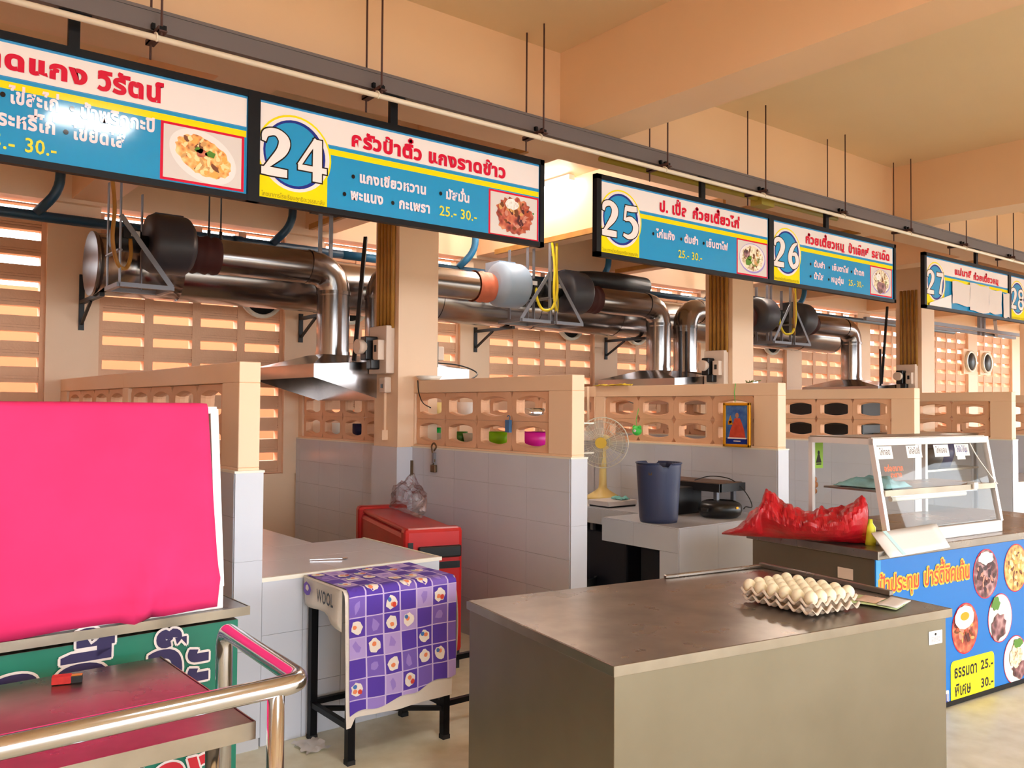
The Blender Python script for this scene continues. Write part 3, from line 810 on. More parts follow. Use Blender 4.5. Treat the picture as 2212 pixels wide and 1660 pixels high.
# slanting hood stays
for i, (a, b_) in enumerate((((3.33, 6.1, 2.9), (3.16, 5.95, 1.9)), ((11.2, 6.0, 2.95), (10.95, 5.95, 1.9)))):
    o = MB().bar(a, b_, .03, .02).build('hood_stay', iron, None, a)
    tag(o, ('dark slanting rod from the hood up behind the first column', 'dark slanting rod beside the third column')[i], 'rod')
for i, x in enumerate((6.93, 7.02, 10.92)):
    o = MB().bar((x, 5.95, 1.86), (x, 5.95, 2.36), .02, .02).build('hood_stay', iron, None, (x, 5.95, 1.86)); tag(o, ('thin upright rod left of the second hood elbow', 'second thin upright rod left of the second hood elbow', 'thin upright rod left of the third hood elbow')[i], 'rod')

# blue water pipes
bp = thing('water_pipe', 'long dark blue water pipe under the back beam', 'pipe', (5, 7.32, 2.97)); O = (5, 7.32, 2.97)
MB().cyl((-2, 7.32, 2.972), (3.75, 7.32, 2.972), .04, 14).build('pipe', pvcb2, bp, O)
MB().cyl((3.75, 7.32, 2.972), (4.4, 7.32, 2.972), .041, 14).build('pipe', pvcb, bp, O, label='brighter blue pipe length')
MB().cyl((4.4, 7.32, 2.972), (16, 7.32, 2.972), .036, 14).build('pipe', pvcb2, bp, O)
for x in (.4, 2.75, 4.4, 6.5): MB().cyl((x-.04, 7.32, 2.972), (x+.04, 7.32, 2.972), .047, 14).build('coupling', pvcb2, bp, O)
for i, x in enumerate((1.34, 3.20, 5.20, 7.12, 9.15, 11.1)):
    o = MB().tube(fillet([(x, 7.2, 3.72), (x, 7.2, 3.16), (x-.14, 7.3, 2.99)], .12, 5), .036, 12)
    o = o.build('drain_pipe', pvcb if i > 1 else pvcb2, bp, O); o.name = 'riser_pipe'
# round wall fans in the vent-block wall
for i, (x, z) in enumerate(((3.08, 2.55), (3.97, 2.55), (6.87, 2.55), (7.99, 2.55), (10.85, 2.55))):
    w = thing('wall_fan', 'round white-rimmed exhaust fan half hidden by the fat duct, '+('left of the first hood elbow', 'behind the first column', 'left of the second hood elbow', 'behind the second hood elbow', 'near the third column')[i], 'fan', (x, 7.6, z), 0, 'exhaust fans in the back wall')
    MB().lathe([(.17, 0), (.2, 0), (.205, .02), (.2, .05), (.17, .05), (.17, 0)], n=28).build('rim', trimw, w).rotation_euler = (PI/2, 0, 0)
    MB().lathe([(0, 0), (.168, 0), (.168, .02), (0, .03)], n=24).build('blades', iron, w).rotation_euler = (PI/2, 0, 0)
for i, x in enumerate((17.25, 17.95)):
    w = thing('wall_fan', ('left', 'right')[i]+' one of the two dark round exhaust fans on the far bright wall', 'fan', (x, 7.6, 2.5))
    MB().box(-.24, .24, .0, .04, -.24, .24).build('mounting_plate', peach, w)
    MB().lathe([(.17, 0), (.2, 0), (.21, .05), (.17, .05), (.17, 0)], n=24).build('rim', trimw, w).rotation_euler = (PI/2, 0, 0)
    MB().lathe([(0, .03), (.168, .03), (.168, .04), (0, .05)], n=20).build('blades', iron, w).rotation_euler = (PI/2, 0, 0)

# conduit runs below the stall beams, duct hangers
for i, (x, y0, y1, z) in enumerate(((5.468, 4.25, 7.2, 3.185), (3.468, 4.25, 7.4, 3.21), (7.448, 4.25, 7.4, 3.21))):
    o = MB().box(x-.02, x+.015, y0, y1, z-.03, z+.02).build('ceiling_conduit', conduit_m, None, (x, y0, z)); tag(o, ('yellowish conduit along the beam between the first two signboards', 'brownish conduit along the beam over the first column', 'brownish conduit along the beam over the second column')[i], 'conduit')
o = MB().cyl((3.85, 3.975, 3.15), (6.6, 3.975, 3.15), .018, 8).box(5.5, 5.66, 3.93, 4.03, 3.10, 3.16).build('ceiling_conduit', mat('olive_conduit', hex2(170,150,50), .5), None, (5, 4, 3.15)); tag(o, 'olive conduit with junction box under the front beam', 'conduit')
o = MB().tube([(6.35, 6.95, 2.97), (6.6, 6.95, 2.98), (7.0, 6.95, 2.98), (7.45, 6.95, 2.96)], [.07, .09, .11, .12], 18).build('black_sleeve', iron, None, (6.9, 6.95, 2.97)); tag(o, 'short black round sleeve lying above the duct left of the second column', 'duct sleeve')
o = thing('duct_hanger', 'pair of thin rods holding the duct behind the left signboard', 'rod', (2.29, 6.55, 2.83)); O = (2.29, 6.55, 2.83)
for x in (2.24, 2.33): MB().cyl((x, 6.55, 2.81), (x, 6.55, 3.73), .006, 6).cyl((x, 6.55, 2.81), (x, 6.55, 2.88), .013, 6).build('rod', iron, o, O)
o = thing('duct_hanger', 'grey two-leg hanger over the first hood elbow', 'rod', (3.33, 6.8, 2.85)); O = (3.33, 6.8, 2.85)
for x in (3.27, 3.37): MB().box(x-.015, x+.015, 6.78, 6.80, 2.78, 3.2).build('leg', angle_m, o, O)
MB().box(3.2, 3.5, 6.74, 6.86, 3.2, 3.216).build('head_plate', iron, o, O)
# conduits and boxes on the columns
for k in range(0, 3):
    x = 3.33+3.98*k; nm = ('first', 'second', 'third')[k]
    c = thing('conduit_bundle', f'bundle of yellow-brown conduits down the left side of the {nm} column', 'conduit', (x, 5.75, 2.16)); O = (x, 5.75, 2.16)
    for j in range(5):
        MB().cyl((x-.018, 5.64+.052*j, 2.14), (x-.018, 5.64+.052*j, 3.15), .017, 10).build('conduit', conduit_m, c, O, label='bright yellow conduit' if j == 0 else None)
    b = thing('breaker_box', f'ivory switch box with black breaker on the {nm} column', 'switch box', (x, 5.76, 1.78)); O = (x, 5.76, 1.78)
    MB().box(x-.075, x-.001, 5.63, 5.89, 1.80, 2.16).build('box_body', box_w, b, O, bevel=.006)
    MB().box(x-.13, x-.075, 5.655, 5.735, 1.90, 2.05).build('breaker_cover', box_w, b, O, bevel=.004)
    MB().box(x-.133, x-.13, 5.68, 5.71, 1.96, 2.01).build('switch', blackp, b, O)
    MB().box(x-.18, x-.075, 5.75, 5.84, 1.90, 2.08).box(x-.15, x-.075, 5.72, 5.80, 1.83, 1.91).build('meter_body', blackp, b, O, bevel=.01)
    MB().cyl((x-.17, 5.80, 2.0), (x-.23, 5.80, 2.0), .055, 16).build('meter_glass', box_w, b, O)
    s_ = thing('socket', f'small ivory socket under the switch box of the {nm} column', 'socket', (x, 5.71, 1.66)); O = (x, 5.71, 1.66)
    MB().box(x-.06, x-.001, 5.67, 5.76, 1.655, 1.775).build('socket_body', box_w, s_, O, bevel=.01)
    MB().box(x-.063, x-.06, 5.70, 5.73, 1.69, 1.72).build('switch', blackp, s_, O)
    MB().box(x-.02, x-.001, 5.745, 5.765, 1.36, 1.655).box(x-.05, x-.001, 5.72, 5.79, 1.30, 1.375).build('trunking', peach, s_, O)
x = 3.68
b = thing('electricity_meter', 'black and white meter on the right side of the first column', 'meter', (x, 5.8, 1.85)); O = (x, 5.8, 1.85)
MB().box(x, x+.04, 5.66, 5.88, 1.84, 2.10).build('back_plate', box_w, b, O)
MB().box(x+.04, x+.09, 5.70, 5.84, 1.86, 2.07).build('meter_body', blackp, b, O, bevel=.01)
MB().box(x+.09, x+.15, 5.71, 5.82, 1.92, 2.03).build('meter_glass', box_w, b, O, bevel=.008)

# ------------------------------------------------------------------ front steel counter with egg tray
ft = thing('steel_counter', 'large plain stainless steel counter in the foreground', 'counter', (1.812, 1.802, 0), R(-9.1))
w, d = 1.568, .966
MB().box(.006, w-.02, .008, d-.01, .03, .772).build('cabinet', steel_panel, ft, bevel=.003)
m = MB(); m.box(0, w, 0, d, .778, .80); m.build('top', steel_top, ft, bevel=.004)
m = MB(); m.box(-.003, w+.003, -.003, .0, .768, .80).box(-.003, 0, 0, d, .768, .80).box(w, w+.003, 0, d, .768, .80).build('edge', steel, ft, bevel=.001)
m = MB(); m.box(w-.024, w, .25, d, .80, .822).box(w-.6, w, d-.02, d, .80, .815); m.build('raised_lip', steel_top, ft, bevel=.004)
cv = Canvas((0, .0070, 0), (1,0,0), (0,0,1), (0,-1,0))
cv.rrect(w-.125, w-.045, .675, .725, .003, paperw, 1); cv.disc(w-.085, .712, .006, .005, I_black, 2, 8)
for k in range(4): cv.rect(w-.112, w-.058, .685+.005*k, .686+.005*k, tray_m, 2)
cv.build('maker_sticker', ft, 'small white sticker')
# egg tray (thing) and eggs (things in rows)
def egg_tray(loc, rz, label, ty=6, tx=5):
    t = thing('egg_tray', label, 'egg tray', loc, rz); p = .056
    N = 8; nx, ny = tx*N, ty*N; P = []
    for i in range(nx+1):
        row = []
        for j in range(ny+1):
            x = i*p/N; y = j*p/N
            z = .030-.028*abs(math.sin(PI*x/p))**.8*abs(math.sin(PI*y/p))**.8 if 0 < i < nx and 0 < j < ny else .026
            cx = .5+.5*math.cos(2*PI*x/p); cy = .5+.5*math.cos(2*PI*y/p)
            z += .012*cx*cy
            if i in (0, nx): z = .028-.020*(.5-.5*math.cos(2*PI*y/p))
            if j in (0, ny): z = min(z, .028-.020*(.5-.5*math.cos(2*PI*x/p)))
            row.append((x-tx*p/2, y-ty*p/2, z))
        P.append(row)
    MB().grid(P).build('pulp_sheet', pulp, t, solid=.002)
    return t, p
T0 = Matrix.Translation((1.812, 1.802, 0)) @ Matrix.Rotation(R(-9.1), 4, 'Z')
tp = Vector((2.935, 1.925, .802))
t1, p = egg_tray((tp.x, tp.y, tp.z), R(-6), 'lower grey pulp egg tray on the steel counter')
t2, p = egg_tray((tp.x+.004, tp.y+.012, tp.z+.024), R(-3.5), 'upper grey pulp egg tray holding the eggs')
em = MB().sphere((0,0,0), .0245, 14, 0, (1,1,1.12)).mesh('egg', egg_m)
Te = Matrix.Translation((tp.x+.004, tp.y+.012, tp.z+.024)) @ Matrix.Rotation(R(-3.5), 4, 'Z')
for i in range(5):
    for j in range(6):
        q = Te @ Vector(((i-2)*p, (j-2.5)*p, .036+random.uniform(-.001, .002)))
        o = bpy.data.objects.new('egg', em); COL.objects.link(o); o.location = q; o.rotation_euler = (random.uniform(-.12,.12), random.uniform(-.12,.12), random.random()*6)
        tag(o, f'white egg, {ORD[i]} from the left in the {ORD[j]} row of the top tray', 'egg', 'thirty white eggs in the top tray')
# plastic sleeve / packet beside the eggs
q = T0 @ Vector((1.37, .36, .803))
o = thing('flat_packet', 'flat pale green plastic packet lying right of the egg tray', 'packet', (3.195, 1.845, .803), R(-80)); o.scale = (1.35, 1.3, 1)
MB().grid([[(-.13+.26*i/8, -.06+.12*j/4, .004+.002*math.sin(i*1.3+j)) for j in range(5)] for i in range(9)]).build('film', mat('pale_green_film', hex2(196,216,160), .35), o, solid=.003)
MB().grid([[(.01+.06*i/4, -.045+.09*j/4, .010+.001*math.sin(i+j*2)) for j in range(5)] for i in range(5)]).build('printed_card', mat('pinkish_card', hex2(214,186,166), .6), o, solid=.002)
MB().grid([[(.078+.055*i/4, -.062+.124*j/4, .011+.002*math.sin(i+j*2)) for j in range(5)] for i in range(5)]).build('white_wrap', paperw, o, solid=.004)

# ------------------------------------------------------------------ blue printed counter with glass case
bc = thing('snack_counter', 'steel counter with a bright blue printed front and yellow price box', 'counter', (4.02, 2.215, 0), R(-5.75))
MB().box(.0, 2.2, .01, .78, .02, .82).build('cabinet', steel_panel, bc, bevel=.003)
MB().box(-.03, 2.25, -.03, .80, .825, .868).build('top', steel_top, bc, bevel=.004)
cv = Canvas((0, .004, 0), (1,0,0), (0,0,1), (0,-1,0))
MB().box(.0, 2.2, .005, .0095, .03, .822).build('banner_board', I_banner, bc)
cv.rect(.002, .04, .05, .82, I_border, 1)
for t, a, b, y, h in (('ป้าประทุม', .02, .36, .655, .062), ('ปาร์ตี้ชิคเก้น', .395, .82, .655, .066)):
    for q_, (dx, dz) in enumerate(((-.005,0),(.005,0),(0,-.005),(0,.005),(.004,.004),(-.004,-.004))): cv.text(t, a+dx, b+dx, y+dz, h, I_ora, 2+.75*q_, .05)
    cv.text(t, a, b, y, h, I_red2, 8, .01)
for cx, cz, m_, pl in ((.975, .66, F_dark, 0), (1.285, .663, F_gold, 0), (.77, .39, F_red, 1), (1.117, .402, F_rice, 2), (1.272, .15, F_rice, 3)):
    rx, rz_ = .124, .135
    cv.disc(cx, cz, rx, rz_, I_red, 3); cv.disc(cx, cz, rx-.005, rz_-.005, m_, 3.6)
    if m_ is not F_rice: specks(cv, cx, cz, rx-.02, rz_-.02, 40, SPK[m_.name], 3.8, .15)
    lz = 9
    if pl == 0 and m_ is F_dark: cv.disc(cx-.005, cz+.085, .07, .035, F_rice, lz+5, 20, .3)
    if pl == 1: cv.disc(cx-.012, cz+.06, .09, .062, I_white, lz+5, 24, .08); cv.disc(cx-.01, cz+.066, .042, .022, I_yolk, lz+6)
    if pl == 2: cv.disc(cx-.02, cz-.045, .07, .075, F_dark, lz+5, 22, .3); cv.disc(cx-.05, cz+.085, .045, .035, I_herb, lz+6, 16, .4)
    if pl == 3: cv.disc(cx+.04, cz-.06, .08, .05, F_dark, lz+5, 22, .3); cv.disc(cx, cz+.02, .07, .06, F_noodle, lz+6, 22, .3); cv.disc(cx+.02, cz+.09, .05, .025, I_herb, lz+7, 16, .4)
cv.rrect(.632, 1.052, .012, .232, .03, I_yel, 3)
cv.text('ธรรมดา', .663, .885, .142, .048, I_black, 4, .03); cv.text('25.-', .916, 1.044, .150, .038, I_black, 4, .03)
cv.text('พิเศษ', .667, .822, .046, .048, I_black, 4, .03); cv.text('30.-', .916, 1.044, .052, .038, I_black, 4, .03)
cv.rrect(.55, .615, .012, .09, .01, I_white, 3); cv.text('ม', .585, .612, .025, .045, I_dblue, 4, .04)
cv.rrect(1.5, 2.1, .1, .6, .05, I_yel, 3)
cv.build('lettering', bc)
MB().box(0, 2.2, .0, .006, .005, .03).build('base_strip', black, bc)
cv = Canvas((-.001, 0, 0), (0,-1,0), (0,0,1), (-1,0,0)); cv.rect(-.22, -.13, .70, .755, box_w, 1); cv.build('blank_sticker', bc)
# display case
gc = thing('display_case', 'sloping-front glass display case on the blue counter', 'display case', (4.02, 2.215, .868), R(-5.75))
gx0, gx1 = .165, 1.22; zt, zb = .535, .07
fy_b, fy_t, by = .055, .14, .52
MB().box(gx0-.01, gx1+.01, fy_b-.01, by, 0, .065).build('base', alu, gc, bevel=.004)
MB().box(gx0+.02, gx1-.02, fy_b+.02, by-.02, .066, .07).build('floor_plate', steel_top, gc)
for x in (gx0, gx1):
    MB().bar((x, fy_b, zb-.01), (x, fy_t, zt), .028, .024, up=(1,0,0)).build('front_post', alu, gc)
    MB().box(x-.012, x+.012, by-.025, by, .06, zt).build('rear_post', alu, gc)
    MB().box(x-.012, x+.012, fy_t, by, zt-.03, zt).build('top_rail', alu, gc)
    MB().add([(x, fy_b, zb), (x, by-.02, zb), (x, by-.02, zt-.02), (x, fy_t, zt-.02)], [(0,1,2,3)]).build('side_glass', glass, gc)
MB().box(gx0-.012, gx1+.012, fy_t-.018, fy_t+.012, zt-.035, zt+.003).build('front_rail', alu, gc, bevel=.003)
MB().box(gx0, gx1, by-.02, by, zt-.025, zt).build('rear_rail', alu, gc)
MB().box(gx0, gx1, fy_t, by, zt+.0, zt+.006).build('roof_plate', steel, gc)
MB().add([(gx0+.01, fy_b, zb), (gx1-.01, fy_b, zb), (gx1-.01, fy_t, zt-.02), (gx0+.01, fy_t, zt-.02)], [(0,1,2,3)]).build('front_glass', glass, gc)
MB().box(gx0+.012, gx1-.012, .08, .44, .262, .272).build('shelf', steel_top, gc)
MB().box(gx0+.012, gx1-.012, .07, .085, .245, .275).build('shelf_edge', steel, gc)
MB().box(gx0+.1, gx1-.15, .10, .13, .235, .245).build('lamp_batten', white, gc)
MB().cyl((gx0+.12, .115, .222), (gx1-.25, .115, .222), .013, 12).cyl((gx0+.4, .15, .226), (gx1-.2, .15, .226), .008, 8).build('lamp_tube', ceramic, gc)
MB().tube(bez([(gx1-.22, .10, .50), (gx1-.16, .09, .42), (gx1-.06, .06, .30), (gx1-.03, .05, .27)], 5), .003, 6).build('lamp_wire', white, gc)
MB().box(gx1-.25, gx1-.21, .06, .1, .25, .285).build('lamp_holder', white, gc)
# price cards stuck in the case front (flat print on card)
sl = Vector((0, fy_t-fy_b, zt-zb)).normalized(); nn = Vector((0, -(zt-zb), fy_t-fy_b)).normalized()
Tg = Matrix.Translation((4.02, 2.215, .868)) @ Matrix.Rotation(R(-5.75), 4, 'Z')
for k, (a, b, tx, r) in enumerate(((.20,.325,'ไก่ทอด',-.02),(.45,.585,'ไก่สไปซี่',0),(.70,.84,'ไก่หมอน',.0),(.90,1.04,'ไก่จ๊อ ไก่นุ่ม',.03))):
    c = thing('price_card', ('white name card at the left end of the case front', 'second white name card from the left in the case', 'third white name card in the case, on its own', 'white name card pair at the right end of the case')[k], 'card', Tg @ Vector((0,0,0)), R(-5.75), None)
    cv = Canvas(Vector((0, fy_t, zt-.045))+nn*.006, (1,0,0), sl, nn)
    cv.rect(a, b, -.062, .004, paperw, 1); cv.text(tx, a+.018, b-.018, -.040, .024, I_dblue if k == 3 else tray_m, 2, .02)
    if k == 3: cv.rect(a+.01, a+.09, -.082, -.06, paperw, 1)
    cv.build('card', c)
o = thing('sticker', 'orange printed sticker on the left of the glass case front', 'sticker', Tg @ Vector((0,0,0)), R(-5.75))
cv = Canvas(Vector((0, fy_t, zt-.045))+nn*.004, (1,0,0), sl, nn); cv.text('อร่อยมาก', .235, .40, -.125, .022, mat('ink_orange', hex2(236,110,60), .4), 1, .04); cv.text('สะอาด', .28, .38, -.158, .02, MATS['ink_orange'], 1, .04); cv.build('lettering', o)['kind'] = 'stuff'
# red bag on the counter
def bag(name, label, ctrl, m_, loc, rz, amp=.03, nu=44, nv=26, seed=0, smooth=False):
    """ctrl: list of (x, width, height, ybias); a crumpled closed sack, lying along x"""
    P = []
    cs = bez([(a, b, c) for a, b, c in ctrl], 12); n = len(cs)
    for i in range(n):
        x, wd, h = cs[i]; row = []
        for j in range(nv+1):
            a = 2*PI*j/nv; yy = math.cos(a)*wd*.5; zz = (.5+.5*math.sin(a))
            prof = (zz**.8)*h
            q = Vector((x*9, yy*9, prof*9+seed)); d_ = noise.noise(q)*amp+noise.noise(q*2.6)*amp*.5+(abs(noise.noise(q*1.7+Vector((3,1,2))))-.2)*amp*1.6+(abs(noise.noise(q*3.3))-.2)*amp*.9
            row.append((x+noise.noise(q+Vector((5,0,0)))*amp*.6, yy*(1+d_*5), max(.002, prof+d_*min(1, h*8)*(.2+zz))))
        P.append(row)
    mb = MB().grid(P, smooth=smooth)
    o = mb.build(name, m_, None, loc=loc); o.rotation_euler = (0, 0, rz); tag(o, label, 'bag'); return o
q = Tg @ Vector((-.06, .40, .004))
bag('plastic_bag', 'crumpled red plastic bag with two raised ears on the blue counter', [(-.40,.02,.01),(-.34,.14,.04),(-.27,.24,.10),(-.21,.26,.17),(-.18,.22,.235),(-.13,.24,.225),(-.07,.28,.18),(0,.32,.155),(.10,.32,.15),(.18,.30,.17),(.25,.26,.20),(.30,.16,.235),(.325,.05,.21)], redbag, q, R(-62), .017)
o = MB().grid([[Tg @ Vector((.017+.51*i/8+(.015+.04*i/8)*j/4, -.060+.108*j/4, -.030+.105*j/4+.010*(i/8))) for j in range(5)] for i in range(9)])
ob = o.build('foam_board', paperw, None, Tg @ Vector((.3, 0, 0)), solid=.006); tag(ob, 'white board leaning against the base of the glass case', 'board')
o = MB().add([Tg @ Vector(q_) for q_ in ((.12,-.0625,-.024),(.15,-.0625,-.0235),(.145,.044,.079),(.115,.044,.078))], [(0,1,2,3)]).build('printed_stripe', cyanst, ob, Tg @ Vector((.3, 0, 0)))
# towel on shelf
P = []
for i in range(17):
    row = []
    for j in range(13):
        u, v = i/16-.5, j/12-.5; r_ = min(1, 2*max(abs(u), abs(v)))
        h = .055*(1-r_**3)*(.7+.6*noise.noise(Vector((u*6, v*6, 3))))+.004
        row.append((u*.26+.02*noise.noise(Vector((u*4, v*4, 9))), v*.3, h))
    P.append(row)
o = MB().grid(P).build('towel', towel_m, None, loc=Tg @ Vector((.36, .27, .274)), solid=.004); tag(o, 'pale blue crumpled towel on the shelf inside the glass case', 'towel')
# green card hanging at the case rear post
o = thing('lime_card', 'lime green card with a black figure on the case rear post', 'card', Tg @ Vector((gx0+.03, by, .36)), R(-5.75))
cv = Canvas((0, -.004, 0), (1,0,0), (0,0,1), (0,-1,0)); cv.rect(0, .075, 0, .14, limeg, 1); cv.disc(.038, .085, .010, .012, I_black, 2, 16); cv.poly([(.014,.03),(.062,.03),(.046,.075),(.03,.075)], I_black, 2); cv.rect(.018, .06, .018, .026, I_black, 2); cv.build('card', o)
o = MB().sphere((0,0,.03), .016, 10).sphere((.004,0,.0), .02, 10).sphere((0,0,-.035), .017, 10).build('beads', mat('amber_beads', hex2(190,120,70), .5), None, loc=Tg @ Vector((gx0+.035, by+.0, .27))); tag(o, 'amber bead charm hanging below the lime card', 'charm')
o = MB().lathe([(0,0),(.026,0),(.028,.02),(.026,.09),(.012,.11),(.01,.13),(0,.13)], n=16).build('bottle', mat('yellow_green_bottle', hex2(216,220,60), .3), None, loc=Tg @ Vector((.125, .12, 0))); tag(o, 'small yellow-green bottle between the red bag and the case', 'bottle')

# ------------------------------------------------------------------ pink covered case on green counter, left
gcx = thing('green_counter', 'steel-topped counter with green vinyl front lettered in navy', 'counter', (1.252, 3.160, 0), R(1.6))
MB().box(-2.3, -.035, .02, .5, .02, .755).build('cabinet', steel_panel, gcx)
MB().box(-2.35, 0, 0, .52, .768, .80).build('top', steel_top, gcx, bevel=.003)
MB().box(-2.35, .004, -.004, .0, .770, .802).box(0, .004, 0, .52, .770, .802).build('edge', steel, gcx)
MB().grid([[(-2.3+2.265*i/30, .014+.002*noise.noise(Vector((i*.5, j, 0))), .04+.715*j/6) for j in range(7)] for i in range(31)]).build('vinyl_banner', green, gcx)
cv = Canvas((0, .009, 0), (1,0,0), (0,0,1), (0,-1,0))
for t, a, b, y, h, mm in (('อร่อยราดี้', -1.75, -.46, .55, .135, navy), ('จ๊ะ', -.36, -.135, .55, .135, navy), ('ข้าวราดแกง', -1.15, -.085, .15, .135, redink)):
    for k in range(8): cv.text(t, a+.008*math.cos(k*PI/4), b+.008*math.cos(k*PI/4), y+.008*math.sin(k*PI/4), h, I_white, 1+.75*k, .03)
    cv.text(t, a, b, y, h, mm, 8, .03)
cv.build('lettering', gcx)
MB().sphere((-.05, .005, .71), .012, 10).cyl((-.05, .005, .71), (-.02, .005, .712), .004, 8).build('banner_peg', white, gcx)
pc = thing('covered_case', 'white-framed display case mostly hidden by the pink cloth', 'display case', (1.252, 3.160, .80), R(1.6))
MB().box(-2.3, -.085, .03, .50, 0, .085).build('base', white, pc, bevel=.004)
for x in (-2.2, -.098):
    MB().bar((x, .045, .08), (x, .13, .735), .03, .03, up=(1,0,0)).build('front_post', alu, pc)
    MB().box(x-.015, x+.015, .46, .49, .08, .735).build('rear_post', alu, pc)
    MB().box(x-.015, x+.015, .13, .49, .715, .745).build('top_rail', alu, pc)
    MB().add([(x, .05, .085), (x, .47, .085), (x, .47, .72), (x, .13, .72)], [(0,1,2,3)]).build('side_panel', blackp, pc)
MB().box(-2.2, -.1, .115, .14, .72, .745).box(-2.2, -.1, .465, .49, .72, .745).build('long_rail', alu, pc)
P = []
Wd = 2.1
prof = [(.46, .757), (.38, .758), (.28, .758), (.18, .757), (.125, .755), (.11, .74)]
for i in range(57):
    s_ = i/56; x = -2.22+s_*(Wd); row = []
    for (y, z) in prof: row.append((x-.004, y, z+.002*noise.noise(Vector((x*3, y*9, 1)))))
    hem = .008+.010*math.sin(x*3.1+1.7)+.008*noise.noise(Vector((x*4, 0, 5)))
    if s_ > .84: hem -= .004
    for k in range(1, 21):
        t = k/20; zz = .74+(hem-.74)*t
        yb = .11+(-.035-.11)*t**1.15
        yb -= .014*noise.noise(Vector((x*2.2, zz*2.0, 2)))*t
        fold = math.exp(-((x+.33+.30*(t-.72))/.035)**2)*max(0, t-.45)*.09-math.exp(-((x+.27+.30*(t-.72))/.03)**2)*max(0, t-.45)*.05+math.exp(-((t-.86-.03*math.sin(x*5))/.03)**2)*.014
        yb -= fold
        if t > .88: yb += .045*(t-.88)/.12
        row.append((x-.004+(.012*t*(s_-.5)), yb, zz))
    P.append(row)
tc_ = MB().grid(P).build('pink_cloth', pink, None, loc=(1.252, 3.160, .80), solid=.004); tc_.rotation_euler = (0, 0, R(1.6)); tag(tc_, 'bright pink cloth thrown over the display case', 'cloth')

# ------------------------------------------------------------------ guard rail and low steel table
gr = thing('guard_rail', 'thick polished steel tube rail around the low table', 'rail', (1.0, 2.3, 0)); O = (1.0, 2.3, 0)
zr = .80
path = fillet([(1.063, 2.89, 0), (1.063, 2.89, zr), (1.035, 2.215, zr), (-1.2, 2.13, zr)], .06, 6)
MB().tube(path, .0275, 20).build('top_tube', steel_bright, gr, O)
for x in (.955, -.6): MB().cyl((x, 2.212, 0), (x, 2.212, zr-.01), .023, 18).build('post', steel_bright, gr, O)
lt = thing('steel_table', 'low stainless steel table inside the guard rail', 'table', (.92, 2.27, 0), R(1.5))
MB().box(-1.9, 0, 0, .775, .665, .70).build('top', steel_top, lt, bevel=.003)
MB().box(-1.9, .003, -.003, .0, .655, .702).box(0, .003, 0, .775, .655, .702).build('edge', steel, lt)
for x in (-.09, -.42, -1.8):
    for y in (.06, .70): MB().cyl((x, y, 0), (x, y, .66), .019, 14).build('leg', steel_bright, lt)
MB().cyl((-.09, .06, .15), (-.09, .70, .15), .012, 10).cyl((-1.8, .38, .15), (-.09, .38, .15), .012, 10).build('stretcher', steel_bright, lt)
bx = thing('matchbox', 'small red and black paper packet on the low steel table', 'packet', (.585, 2.93, .7025), R(-16))
MB().box(-.033, .02, -.018, .018, 0, .022).build('red_half', mat('red_packet_print', hex2(220,50,40), .5, col2=hex2(190,30,30), scale=40), bx, bevel=.001)
MB().box(.02, .05, -.017, .017, 0.001, .02).build('black_half', blackp, bx); MB().box(.02, .05, -.01, .01, .0201, .021).build('gold_line', gold, bx)

# ------------------------------------------------------------------ cloth-covered stool
st = thing('stool', 'tall black square-tube stool under the purple cloth', 'stool', (2.06, 3.58, 0))
xa, xb_, ya, yb_ = 1.79, 2.32, 3.385, 3.79; O = (2.06, 3.58, 0)
for x, y in ((xa+.018, ya+.018), (xb_-.018, ya+.018), (xa+.018, yb_-.018), (xb_-.018, yb_-.018)):
    MB().box(x-.017, x+.017, y-.017, y+.017, 0.004, .73).build('leg', black, st, O)
    MB().box(x-.019, x+.019, y-.019, y+.019, 0, .02).build('rubber_foot', rubber, st, O)
for z in (.14,):
    MB().bar((xa, yb_-.02, z+.03), (xb_, yb_-.02, z+.03), .025, .025).build('stretcher', black, st, O)
    MB().bar((xa+.018, ya, z+.02), (xa+.018, yb_, z+.02), .025, .025).build('stretcher', black, st, O)
    MB().bar((xb_-.018, ya, z+.02), (xb_-.018, yb_, z+.02), .025, .025).build('stretcher', black, st, O)
    MB().bar((xa+.02, yb_-.02, z), (xb_-.02, ya+.02, z), .02, .02).build('stretcher', black, st, O)
MB().box(xa, xb_, ya, yb_, .73, .755).build('seat', wood_d, st, O, bevel=.004)
for z_ in (.12, .33): MB().box(xb_-.01, xb_+.30, 3.46, 3.485, z_, z_+.025).build('side_bar', black, st, O)
